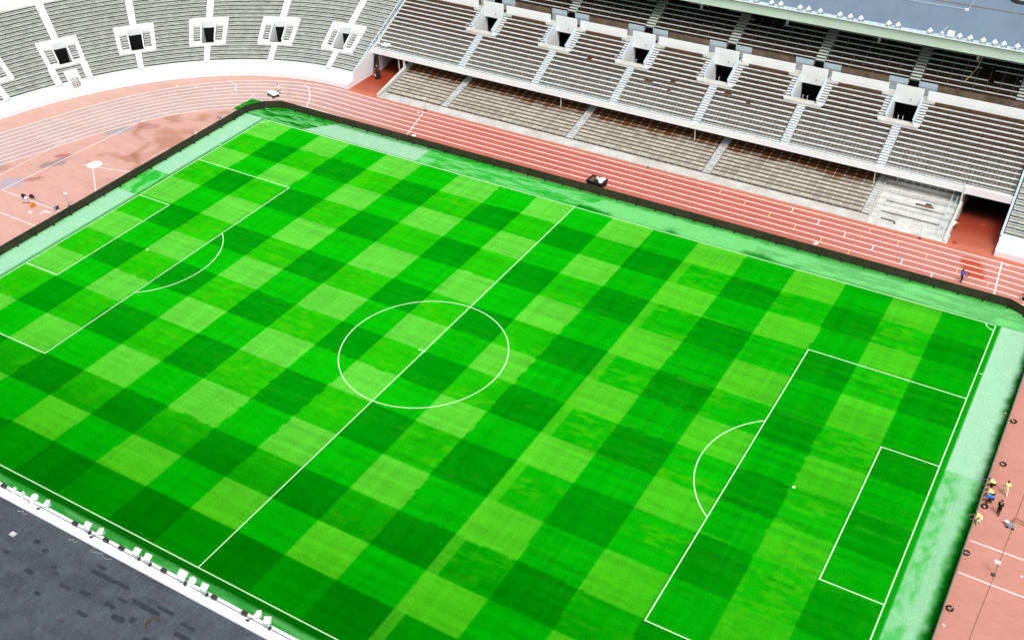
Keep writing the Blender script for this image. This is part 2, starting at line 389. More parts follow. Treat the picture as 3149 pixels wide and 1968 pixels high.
# fence line (also the turf outline)
FENCE = [(56.8, -40.5), (56.8, 34.9), (54.9, 37.25), (53.0, 38.15), (-52.9, 38.35), (-55.2, 36.9), (-56.6, 34.6), (-56.6, -40.5)]
def inside(px, py, poly):
    c = np.zeros(px.shape, bool); n = len(poly)
    for i in range(n):
        x1, y1 = poly[i]; x2, y2 = poly[(i + 1) % n]
        if y1 == y2: continue
        c ^= ((y1 > py) != (y2 > py)) & (px < (x2 - x1) * (py - y1) / (y2 - y1) + x1)
    return c
M['turf'] = vmat('mown_turf', fine=0.10, fscale=3.4, stretch=(0.22, 3.6, 1), fine2=0.15, f2scale=7.0, spec=0.0, rough=1.0)
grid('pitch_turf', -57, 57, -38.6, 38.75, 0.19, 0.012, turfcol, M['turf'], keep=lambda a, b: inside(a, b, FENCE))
# a scrap of turf left outside the far left corner of the fence
def scrap(X, Y):
    n = fbm(X, Y, .8, .5, 5, 3); w = sst(.4, .6, n)[..., None]
    return lrgb(22, 150, 26) * (1 - w) + lrgb(70, 178, 62) * w
grid('grass_verge', -59.5, -52.5, 34.3, 38.9, 0.19, 0.010, scrap, M['turf'],
     keep=lambda a, b: inside(a, b, [(-59.35, 34.55), (-59.15, 38.45), (-57.3, 38.45), (-53.0, 38.5), (-56.6, 34.6)]))

# track ------------------------------------------------------
CL = (-48.0, 8.0)                                # centre of the left curve
PC = [-2.96941507, 7.90994766, -5.87042819, 41.198617]
def RW(th):                                      # inner face of the left curve wall, th in degrees
    t = max(R(th), R(9)); return ((PC[0] * t + PC[1]) * t + PC[2]) * t + PC[3]
def PL(th, o, z=0.0):
    r = RW(th) + o; a = R(th)
    return (CL[0] - r * math.cos(a), CL[1] + r * math.sin(a), z)
def PR(th, o, z=0.0):
    r = 40.0 + o; a = R(th)
    return (49.4 + r * math.cos(a), 7.95 + r * math.sin(a), z)

KN = [(-84.16, 12.03), (-81.6, 19.5), (-78.4, 26.9), (-73.96, 34.12), (-68.52, 40.2), (-62.66, 44.25), (-56.54, 46.5), (-46.9, 47.55)]
th_ = LA([math.atan2(y, -(x + 42)) for x, y in KN]); rr_ = LA([math.hypot(x + 42, y) for x, y in KN])
PT = np.polyfit(th_, rr_, 4)
outer = []
for y in np.linspace(-40, 8, 25): outer.append((-85.3 + 0.02 * abs(y - 2) - 0.0022 * (y - 8) ** 2 * 0 + 0.0, y)) if False else None
for t in np.linspace(th_[0] * 0.55, th_[-1], 60):
    r = np.polyval(PT, t); outer.append((-42 - r * math.cos(t), r * math.sin(t)))
outer = [(outer[0][0] - 0.0, outer[0][1] - 40.0)] + outer
outer += [(-40, 47.3), (-33, 47.2), (-10, 47.2), (10, 47.2), (30, 47.15), (44, 47.0), (50.6, 46.9)]
for t in np.linspace(88, 20, 26):
    a = R(t); outer.append((50.8 + 38.9 * math.cos(a), 8.0 + 38.9 * math.sin(a)))
OUT = np.array(outer)
def resample(P, st=1.0):
    d = np.r_[0, np.cumsum(np.hypot(*np.diff(P, axis=0).T))]; s = np.arange(0, d[-1], st)
    return np.stack([np.interp(s, d, P[:, 0]), np.interp(s, d, P[:, 1])], 1)
OUT = resample(OUT, 1.0)
for _ in range(6): OUT[1:-1] = (OUT[:-2] + 2 * OUT[1:-1] + OUT[2:]) / 4
def offset(P, d):
    T = np.gradient(P, axis=0); T /= np.linalg.norm(T, axis=1)[:, None]
    return P + np.stack([T[:, 1], -T[:, 0]], 1) * d
def ribbon(mb, P, w, z=0.0, mi=0):
    A = offset(P, -w / 2); B = offset(P, w / 2)
    for i in range(len(P) - 1):
        mb.quad((*A[i + 1], z), (*A[i], z), (*B[i], z), (*B[i + 1], z), mi)

# distance inward from the outer line for colouring
def dist_out(X, Y):
    shp = X.shape; p = np.stack([X.ravel(), Y.ravel()], 1); Q = OUT[::2]; best = np.full(len(p), 1e9); sgn = np.zeros(len(p))
    T = np.gradient(Q, axis=0); T /= np.linalg.norm(T, axis=1)[:, None]; Nn = np.stack([T[:, 1], -T[:, 0]], 1)
    for k in range(len(Q)):
        d = p - Q[k]; dd = (d ** 2).sum(1); b = dd < best
        best[b] = dd[b]; sgn[b] = (d[b] @ Nn[k])
    return sgn.reshape(shp)
def trackcol(X, Y):
    d = dist_out(X, Y)
    lane = sst(-0.05, 0.05, d) * sst(9.85, 9.75, d)
    red = lrgb(222, 122, 104); redl = lrgb(232, 152, 136); pink = lrgb(235, 200, 192); margin = lrgb(238, 136, 108)
    marginl = lrgb(250, 200, 184); apron = lrgb(247, 193, 178); apr = lrgb(238, 166, 148)
    fl = sst(-20, -66, X)[..., None]; fr = sst(20, 52, X)[..., None]
    LN = red * (1 - fl) + pink * fl; LN = LN * (1 - fr) + redl * 1.02 * fr
    fl2 = sst(-42, -72, X)[..., None]
    MG = margin * (1 - fl2) + marginl * fl2
    AP = apron * sst(0, -60, X)[..., None] + apr * (1 - sst(0, -60, X)[..., None])
    l = lane[..., None]
    C = LN * l + (np.where((d > 5)[..., None], AP, MG)) * (1 - l)
    n = fbm(X, Y, 6, 2.0, 3, 4) - .5; n2 = fbm(X, Y, 1.0, 0.7, 13, 3) - .5
    C = C * (1 + 0.16 * n + 0.07 * n2)[..., None]
    # tunnels: red floor, inward shade painted into the colour
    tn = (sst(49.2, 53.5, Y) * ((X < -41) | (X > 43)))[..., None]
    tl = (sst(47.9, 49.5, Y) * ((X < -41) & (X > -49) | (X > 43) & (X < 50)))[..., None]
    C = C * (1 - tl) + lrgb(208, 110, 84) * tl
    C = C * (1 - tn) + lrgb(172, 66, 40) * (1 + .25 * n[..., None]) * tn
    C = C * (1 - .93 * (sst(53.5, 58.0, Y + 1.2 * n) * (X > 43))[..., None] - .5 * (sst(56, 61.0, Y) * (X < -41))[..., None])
    # dark worn patch
    wob = 0.5 * (vnoise(X, Y, .8, .8, 222) - .5)
    q = sst(0.03, -0.03, np.maximum(np.abs(X - 47.75 + 0.25 * (Y - 44)) / 1.35, np.abs(Y - 44.1) / 1.75) ** 1.6 * 0 + ((X - 47.8 + .28 * (Y - 44)) / 1.35) ** 4 + ((Y - 44.2) / 2.0) ** 4 - 1 + wob)[..., None]
    C = C * (1 - q) + lrgb(222, 96, 66) * q
    # puddles and stains on the left apron
    def blob(x, y, rx, ry, a, c, k, s, soft=0.25):
        ca, sa = math.cos(a), math.sin(a); u = (X - x) * ca + (Y - y) * sa; v = -(X - x) * sa + (Y - y) * ca
        f = (u / rx) ** 2 + (v / ry) ** 2 - 1 + 1.2 * (vnoise(X, Y, max(rx, ry) * .45, max(rx, ry) * .45, s) - .5)
        return (sst(soft, -soft, f) * k)[..., None], c
    for (x, y, rx, ry, a, c, k, s, sf) in [
        (-69.3, 21.0, 1.9, 1.0, 1.0, (192, 184, 188), .85, 301, .3), (-69.0, 20.4, .7, .5, 1.0, (205, 212, 224), .7, 302, .5),
        (-66.3, 24.1, 1.5, 1.25, .3, (222, 158, 152), .9, 303, .15), (-69.6, 9.7, 2.0, 1.1, 1.1, (186, 160, 156), .9, 304, .3),
        (-70.4, 11.8, 1.0, .8, .3, (212, 132, 128), .9, 305, .2), (-70.2, 2.9, 2.3, 1.5, .9, (206, 200, 210), .8, 306, .4),
        (-68.8, 5.0, 1.6, .6, .8, (206, 140, 132), .8, 307, .3), (-74.9, 5.3, 1.0, 1.0, .3, (222, 165, 160), .9, 308, .2),
        (-59.6, 32.8, 1.1, .5, .6, (214, 160, 150), .7, 309, .4)]:
        m_, c_ = blob(x, y, rx, ry, a, c, k, s, sf); C = C * (1 - m_) + lrgb(*c_) * m_
    st = sst(.50, .68, fbm(X, Y, 4.5, 3.0, 400, 4)) * (X < -57) * (X > -72) * (d > 9.9) * sst(5, 14, Y)
    C = C * (1 - 0.45 * st[..., None] * LA([.5, .75, 1.0]))
    # winding damp trail
    tx = np.interp(Y, [13, 15.3, 16.6, 20.3, 21.4, 25], [-57.8, -58.9, -61.7, -62.2, -66.6, -68])
    tr = np.exp(-((X - tx) / (0.35 + .5 * vnoise(X, Y, 1.5, 1.5, 402))) ** 2) * (Y > 13.5) * (Y < 24)
    C = C * (1 - 0.50 * tr[..., None] * LA([.5, .7, 1.0]))
    # the far edge of the lanes at the fence gets dusty
    ds = (sst(41.2, 39.6, Y) * (X > -50) * (X < 52) * .25)[..., None]
    C = C * (1 - ds) + lrgb(228, 150, 120) * ds
    dust = (sst(-35, -55, X) * sst(.45, .7, fbm(X, Y, 5, 2, 410, 3)) * .3 * lane)[..., None]
    C = C * (1 - dust) + lrgb(214, 176, 168) * dust
    return C
M['tartan'] = vmat('tartan', fine=0.06, fscale=1.5, stretch=(0.4, 1.6, 1), fine2=0.06, f2scale=7.0, rough=0.75, spec=0.25)
WP = [PL(t, -0.01)[:2] for t in range(10, 91, 2)]
def trackkeep(a, b):
    return ((a > -92) & (b < 75))
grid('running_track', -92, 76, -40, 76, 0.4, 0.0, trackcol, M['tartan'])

# lane lines (white paint, 9 lines of an eight-lane track)
mb = MB()
for k in range(9): ribbon(mb, offset(OUT, 1.22 * k), 0.16, 0.0045)
o = mb.build('lane_lines', M['linet']); o['kind'] = 'structure'
def lseg(mb, a, b, w, z, mi=0):
    a = Vector((a[0], a[1], 0)); b = Vector((b[0], b[1], 0)); d = (b - a).normalized(); n = Vector((-d.y, d.x, 0)) * w / 2
    mb.quad((*(a - n).xy, z), (*(b - n).xy, z), (*(b + n).xy, z), (*(a + n).xy, z), mi)
mb = MB()
# finish line and stagger marks
lseg(mb, (50.55, 47.1), (51.2, 38.3), 0.16, 0.0085, 0)
for x, y in [(24.85, 46.55), (28.7, 45.3), (32.45, 44.0), (36.3, 42.75), (40.15, 41.55), (43.95, 40.3)]: lseg(mb, (x - .03, y + .52), (x + .03, y - .52), .13, .0085, 0)
for x, y in [(15.0, 46.6), (18.85, 45.35), (22.65, 44.1), (26.45, 42.85), (30.25, 41.6), (34.07, 40.4), (34.85, 46.5), (38.7, 45.3), (42.45, 44.05), (46.3, 42.8), (50.1, 41.5), (54.3, 40.2)]: lseg(mb, (x - .03, y + .5), (x + .03, y - .5), .11, .0085, 2)
arc = lambda P: [lseg(mb, P[i], P[i + 1], .13, .0085, 0) for i in range(len(P) - 1)]
arc([(-55.32, 46.35), (-54.1, 45.8), (-53.0, 44.9), (-52.1, 43.9), (-51.4, 43.0), (-50.3, 41.3), (-49.25, 39.2)])
arc([(-33.04, 47.15), (-32.6, 45.9), (-32.15, 44.3), (-31.6, 42.4), (-31.1, 40.5), (-30.8, 38.8)])
arc([(-66.9, 41.66), (-65.6, 41.4), (-64.6, 40.9), (-63.9, 40.1), (-63.38, 38.86)])
for (x, y) in [(-69.76, 37.45), (-66.69, 38.42), (-72.78, 36.29), (-59.82, 39.45), (-63.4, 38.9), (-56.19, 39.4)]:
    a = math.atan2(y - 8, x + 48); lseg(mb, (x - .5 * math.cos(a), y - .5 * math.sin(a)), (x + .5 * math.cos(a), y + .5 * math.sin(a)), .13, .0085, 0)
for (x, y) in [(-78.4, 27.6), (-75.93, 29.3), (-73.46, 30.9), (-70.71, 32.2), (-68.03, 33.6), (-64.87, 34.8), (-61.81, 35.73), (-64.8, 42.6), (-61.27, 42.85), (-53.64, 42.5), (-49.81, 41.9), (-46.04, 40.7)]:
    a = math.atan2(y - 8, x + 48); lseg(mb, (x - .5 * math.cos(a), y - .5 * math.sin(a)), (x + .5 * math.cos(a), y + .5 * math.sin(a)), .11, .0085, 1)
for x in (-32.9 - .9, 51.0): lseg(mb, (x, 46.7), (x + .45, 46.7), .25, .0085, 0)
# the apron: D area lines, dashed water-jump line, throwing disc and sector
lseg(mb, (-70.01, 1.13), (-68.5, 26.6), .12, .0085, 0); lseg(mb, (-68.5, 26.6), (-65.6, 29.6), .10, .0085, 0)
lseg(mb, (-70.01, 1.13), (-56.9, 1.15), .13, .0085, 0); lseg(mb, (-73, -2.9), (-56.9, -2.88), .13, .0085, 0)
lseg(mb, (-73.6, -2), (-73.68, 14.7), .10, .0085, 0)
P0 = [(-73.68, 14.7), (-73.0, 18.0), (-71.6, 21.4), (-70.0, 24.3), (-68.3, 27.0)]
P0 = resample(np.array(P0), .35)
for i in range(0, len(P0) - 1, 2): lseg(mb, P0[i], P0[i + 1], .12, .0085, 0)
nseg = 28
ctr = (-64.35, 12.1)
ii = len(mb.v); mb.v += [(ctr[0] + 1.05 * math.cos(2 * math.pi * k / nseg), ctr[1] + 1.05 * math.sin(2 * math.pi * k / nseg), .0085) for k in range(nseg)]
mb.f.append(tuple(range(ii, ii + nseg))); mb.m.append(0)
lseg(mb, (-65.9, 11.2), (-65.3, 11.55), .12, .0085, 0); lseg(mb, (-63.4, 12.7), (-62.7, 13.3), .12, .0085, 0)
lseg(mb, (-63.4, 11.75), (-56.9, 13.3), .12, .0125, 0); lseg(mb, (-63.85, 11.3), (-58.4, 7.0), .12, .0125, 0)
lseg(mb, (-58.9, 26.2), (-58.2, 25.5), .25, .0085, 0)
lseg(mb, (57.0, 1.33), (66.5, 1.25), .13, .0085, 0); lseg(mb, (56.97, -2.75), (66.5, -2.85), .13, .0085, 0)
# a pale worn line and cable groove
o = mb.build('track_markings', [M['linew'], M['liney'], M['liney']]); o['kind'] = 'structure'

# pitch lines ----------------------------------------------------
mb = MB(); LW = 0.115; ZL = 0.0175
def pl(a, b): lseg(mb, a, b, LW, ZL)
h = LW / 2
pl((-52.5 - h, 34), (52.5 + h, 34)); pl((-52.5 - h, -34), (52.5 + h, -34))
pl((0, -34 + h), (0, 34 - h))
for s in (-1, 1):
    pl((s * 52.5, 34 - h), (s * 52.5, -34 + h))
    pl((s * 36, 20.16 + h), (s * 36, -20.16 - h)); pl((s * (52.5 - h), 20.16), (s * (36 + h), 20.16)); pl((s * (52.5 - h), -20.16), (s * (36 + h), -20.16))
    pl((s * 47, 9.16 + h), (s * 47, -9.16 - h)); pl((s * (52.5 - h), 9.16), (s * (47 + h), 9.16)); pl((s * (52.5 - h), -9.16), (s * (47 + h), -9.16))
    a0 = math.acos(5.5 / 9.15 + .006)
    for k in range(24):
        t0 = -a0 + 2 * a0 * k / 24; t1 = -a0 + 2 * a0 * (k + 1) / 24
        A = [(s * (41.5 - r * math.cos(t)), r * math.sin(t), ZL + .001) for r, t in ((9.15 - h, t0), (9.15 + h, t0), (9.15 + h, t1), (9.15 - h, t1))]
        mb.quad(*(A if s < 0 else A[::-1]))
    for y in (1, -1):
        for k in range(6):
            t0 = math.pi / 2 * k / 6; t1 = math.pi / 2 * (k + 1) / 6
            A = [(s * (52.5 - r * math.cos(t)), y * (34 - r * math.sin(t)), ZL + .001) for r, t in ((1 - h, t0), (1 + h, t0), (1 + h, t1), (1 - h, t1))]
            mb.quad(*(A if s * y < 0 else A[::-1]))
        pl((s * 52.75, y * 24.85), (s * 53.1, y * 24.85))
    c = (s * 41.5, 0); i0 = len(mb.v); mb.v += [(c[0] + .16 * math.cos(2 * math.pi * k / 12), c[1] + .16 * math.sin(2 * math.pi * k / 12), ZL) for k in range(12)]; mb.f.append(tuple(range(i0, i0 + 12))); mb.m.append(0)
for k in range(72):
    t0 = 2 * math.pi * k / 72; t1 = 2 * math.pi * (k + 1) / 72
    mb.quad(*[(r * math.cos(t), r * math.sin(t), ZL + .001) for r, t in ((9.15 - h, t0), (9.15 + h, t0), (9.15 + h, t1), (9.15 - h, t1))])
i0 = len(mb.v); mb.v += [(.17 * math.cos(2 * math.pi * k / 12), .17 * math.sin(2 * math.pi * k / 12), ZL + .002) for k in range(12)]; mb.f.append(tuple(range(i0, i0 + 12))); mb.m.append(0)
pl((-.75, .02), (-.1, .02))
o = mb.build('pitch_lines', M['line']); o['kind'] = 'structure'

# ---------------------------------------------------------------- perimeter fence
fence = thing('perimeter_fence', 'low dark brown board fence running round the green pitch', 'fence')
def fence_run(a, b, n, hgt=1.08):
    a = Vector((*a, 0)); b = Vector((*b, 0)); d = (b - a) / n; u = d.normalized(); w = Vector((-u.y, u.x, 0))
    for k in range(n):
        p = a + d * k; q = p + d * 0.998
        j = [random.uniform(-.02, .02) for _ in range(4)]
        m_ = MB(); t = w * .025
        m_.hexa([p - t, q - t, q + t, p + t, p - t + Vector((0, 0, hgt + j[0])), q - t + Vector((0, 0, hgt + j[1])), q + t + Vector((0, 0, hgt + j[1])), p + t + Vector((0, 0, hgt + j[0]))])
        m_.build('panel', M['fence'], fence)
        m_ = MB()
        e = w * .05; z0 = Vector((0, 0, hgt + .012)); z1 = Vector((0, 0, hgt + .06))
        m_.hexa([p - e + z0, q - e + z0, q + e + z0, p + e + z0, p - e + z1, q - e + z1, q + e + z1, p + e + z1], 0)
        m_.build('top_rail', M['fencetop'] if abs(u.x) < .3 and a.x > 0 else M['fence'], fence)
        for f in ((0.02,) if n > 0 else ()):
            m_ = MB(); c = p + d * f
            m_.hexa([c - u * .12 + w * .03, c + u * .12 + w * .03, c + u * .10 + w * .38, c - u * .10 + w * .38] + [c - u * .04 + w * .03 + Vector((0, 0, .2)), c + u * .04 + w * .03 + Vector((0, 0, .2)), c + u * .04 + w * .2 + Vector((0, 0, .1)), c - u * .04 + w * .2 + Vector((0, 0, .1))])
            m_.build('foot', M['black'], fence)
fence_run(FENCE[0], FENCE[1], 27); fence_run(FENCE[1], FENCE[2], 1); fence_run(FENCE[2], FENCE[3], 1)
fence_run(FENCE[3], FENCE[4], 39); fence_run(FENCE[4], FENCE[5], 1); fence_run(FENCE[5], FENCE[6], 1); fence_run(FENCE[6], FENCE[7], 27)

# ---------------------------------------------------------------- the east stand (straight)
def FZ(y): return 3.75 + 0.52 * (y - 55.2)         # front tier plane
def RZ(y): return FZ(y) + 1.0                      # rear tier plane
def LZ(y): return 0.30 + 0.22 * (y - 49.8)         # lower tier plane
XL, XR = -48.0, 49.35
VX = [-31.7, -18.75, -5.8, 7.1, 19.9, 32.8]        # passage centres
AX = VX

def ranges(x0, x1, cuts):
    r = [(x0, x1)]
    for a, b in cuts:
        n = []
        for p, q in r:
            if b <= p or a >= q: n.append((p, q)); continue
            if a > p: n.append((p, a))
            if b < q: n.append((b, q))
        r = n
    return [q for q in r if q[1] - q[0] > 0.15]
def seg_label(i, n, what):
    return f"{ORD[i]} {what}"

def straight_block(kind, x0, x1, y0, y1, pitch, ZF, label, mt, mbn, bd0, bd1, bh, bthick, group, cutfn=None, riser=None, gaps=()):
    t = thing('seating_block', label, 'seating', ((x0 + x1) / 2, y0, ZF(y0)), 0, group)
    n = int(round((y1 - y0) / pitch))
    terr = MB()
    for k in range(n):
        ya = y0 + k * pitch; yb = ya + pitch; z = ZF(ya); zp = ZF(ya) - (ZF(yb) - ZF(ya))
        rg = ranges(x0, x1, cutfn(ya) if cutfn else [])
        for a, b in rg:
            terr.quad((a, ya, z), (b, ya, z), (b, yb, z), (a, yb, z), 0)
            terr.quad((a, ya, zp - .02), (b, ya, zp - .02), (b, ya, z), (a, ya, z), 1)
            terr.quad((a, ya, zp - .6), (a, ya, z), (a, yb, z), (a, yb, zp - .6), 1)
            terr.quad((b, ya, z), (b, ya, zp - .6), (b, yb, zp - .6), (b, yb, z), 1)
    part_world(terr, 'terrace', [M[mt], M[riser or mt]], t)
    for k in range(n):
        ya = y0 + k * pitch; z = ZF(ya)
        for a, b in ranges(x0 + .06, x1 - .06, (cutfn(ya) if cutfn else []) + [(g0, g1) for (kk, g0, g1) in gaps if kk == k]):
            bm_ = MB()
            bm_.box(a, b, ya + bd0, ya + bd1, z + bh - bthick, z + bh)
            nn = max(2, int((b - a) / 1.6) + 1)
            for q in range(nn):
                xx = a + .1 + (b - a - .2) * q / (nn - 1)
                bm_.box(xx - .03, xx + .03, ya + bd0 + .06, ya + bd1 - .06, z, z + bh - bthick + .01, 1)
            part_world(bm_, 'bench', [M[mbn], M['darkbox']], t)
    return t

# front tier
AW = 0.60
edges = [XL + .15] + [x for v in AX for x in (v - AW, v + AW)] + [XR - .15]
def vcut(cx):
    """keep the seats clear of the passages and their side stairs"""
    def f(y):
        return [(c - 2.85, c + 2.85) for c in VX] if y > 61.9 else []
    return f
front_y0, front_n, fp = 55.45, 14, 0.724
names_front = ['leftmost front seating block beside the curved stand', 'front seating block between first and second front stairways from the left', 'front seating block between second and third front stairways from the left',
               'front seating block between third and fourth front stairways from the left', 'front seating block between fourth and fifth front stairways from the left', 'front seating block between fifth and sixth front stairways from the left',
               'wide front seating block right of the sixth front stairway']
for i in range(7):
    gp = []
    if i == 3: gp = [(6, -3.0, -1.6), (7, 0.8, 1.6), (5, 1.0, 1.5)]
    if i == 4: gp = [(7, 9.0, 10.1), (6, 12.5, 13.2)]
    if i == 2: gp = [(8, -13.0, -12.2)]
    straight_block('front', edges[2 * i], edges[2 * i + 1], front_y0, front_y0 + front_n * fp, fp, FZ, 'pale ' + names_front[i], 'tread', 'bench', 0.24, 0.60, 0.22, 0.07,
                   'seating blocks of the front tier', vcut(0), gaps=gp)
def stairs(name, label, xc, w, y0, y1, n, ZF, m, mr, off=0.05, group='stairways of the straight stand', rail=False):
    t = thing(name, label, 'stairway', (xc, y0, ZF(y0)), 0, group); s_ = MB()
    for k in range(n):
        ya = y0 + (y1 - y0) * k / n; yb = y0 + (y1 - y0) * (k + 1) / n; z = ZF(ya) + off + (ZF(yb) - ZF(ya)) * .5; zp = z - (ZF(yb) - ZF(ya))
        s_.quad((xc - w / 2, ya, z), (xc + w / 2, ya, z), (xc + w / 2, yb, z), (xc - w / 2, yb, z), 0)
        s_.quad((xc - w / 2, ya, zp), (xc + w / 2, ya, zp), (xc + w / 2, ya, z), (xc - w / 2, ya, z), 1)
        s_.quad((xc - w / 2, ya, zp - .4), (xc - w / 2, ya, z), (xc - w / 2, yb, z), (xc - w / 2, yb, zp - .4), 0)
        s_.quad((xc + w / 2, ya, z), (xc + w / 2, ya, zp - .4), (xc + w / 2, yb, zp - .4), (xc + w / 2, yb, z), 0)
    part_world(s_, 'steps', [m, mr], t)
    return t
M['riserpale'] = mat('pale_riser', (0.36, 0.40, 0.42), .8, .2, 3)
for i, c in enumerate(AX):
    stairs('front_stairway', f'{ORD[i]} pale blue stairway from the left in the front tier', c, 2 * AW - .08, front_y0 - .25, 62.1, 18, FZ, M['aisle'], M['riserpale'])
# parapet of the front tier: white band with rail
par = thing('balcony_parapet', 'long white parapet band with thin rail along the front of the upper stand', 'parapet', (0, 55.05, 3.6))
b = MB(); b.box(XL, 43.62, 55.0, 55.16, 3.42, 4.28); b.box(43.8, XR, 54.65, 54.82, 3.55, 4.55); b.box(43.62, 43.8, 54.65, 55.16, 3.42, 4.5)
part_world(b, 'band', M['white2'], par)
b = MB(); b.box(XL, XR, 55.165, 55.62, 3.45, 3.66); part_world(b, 'gangway', M['concdark'], par)
b = MB(); b.bar((XL, 55.08, 4.78), (43.6, 55.08, 4.78), .035); b.bar((43.8, 54.73, 5.0), (XR, 54.73, 5.0), .035); part_world(b, 'rail', M['rail'], par)
x = XL + .4
while x < XR - .3:
    b = MB(); yy, zz = (55.08, 4.78) if x < 43.7 else (54.73, 5.0); b.bar((x, yy, zz - .5), (x, yy, zz), .03); part_world(b, 'rail_post', M['rail'], par); x += 1.98
# slab under the front tier and the cross walk
slab = thing('balcony_slab', 'shaded concrete underside carrying the upper rows', 'slab', (0, 58, 4))
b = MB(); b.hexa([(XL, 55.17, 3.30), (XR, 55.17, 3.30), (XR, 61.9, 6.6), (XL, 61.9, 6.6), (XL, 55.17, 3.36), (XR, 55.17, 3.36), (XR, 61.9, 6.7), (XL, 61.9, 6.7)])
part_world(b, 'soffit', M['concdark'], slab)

# wall in front of the rear tier with the white panels
WY = 65.9
gapsx = []
panels = [(-48.0, VX[0] - 2.8)] + [(VX[i] + 2.25, VX[i + 1] - 2.8) for i in range(5)] + [(VX[5] + 2.25, XR)]
for i, (a, c) in enumerate(panels):
    b = MB(); b.box(a + .1, c, WY - .06, WY + .05, 9.42, 10.72)
    nm = ['leftmost white hoarding panel above the front tier'] + [f'white hoarding panel between {ORD[k]} and {ORD[k+1]} passages from the left' for k in range(5)] + ['long white hoarding panel right of the sixth passage']
    o = b.build('hoarding_panel', M['white2']); tag(o, nm[i], 'panel', 'white panels above the front tier')
base = MB(); base.box(XL, XR, WY + .06, WY + .16, 8.6, 10.3)
for c in VX: pass
walk = thing('cross_walk', 'narrow walkway behind the white panels with brown steps', 'walkway', (0, 66.5, 9.3))
for a, c in ranges(XL, XR, [(v - 1.72, v + 1.72) for v in VX]): b = MB(); b.box(a, c, 65.55, 67.15, 9.1, 9.36); part_world(b, 'floor', M['concrete'], walk)
for a, c in ranges(XL, XR, [(v - 3.5, v + 3.5) for v in VX]): b = MB(); b.box(a, c, 65.4, 65.54, 9.0, 9.5); part_world(b, 'edge_step', M['tread'], walk)
# low blue walls at the foot of the rear tier
for v in VX:
    for q0, q1 in ((v - 3.25, v - .72), (v + .72, v + 3.1)): b = MB(); b.box(q0, q1, 67.2, 67.32, 10.45, 11.12); part_world(b, 'low_wall', M['bluepaint'], walk); b = MB(); b.box(q0, q1, 67.22, 67.32, 9.36, 10.445); part_world(b, 'wall_base', M['riserpale'], walk)
for a, c in ranges(XL, XR, [(v - 3.25, v + 3.1) for v in VX]): b = MB(); b.box(a, c, 67.22, 67.34, 9.36, 10.98); part_world(b, 'back_board', M['concdark'], walk)

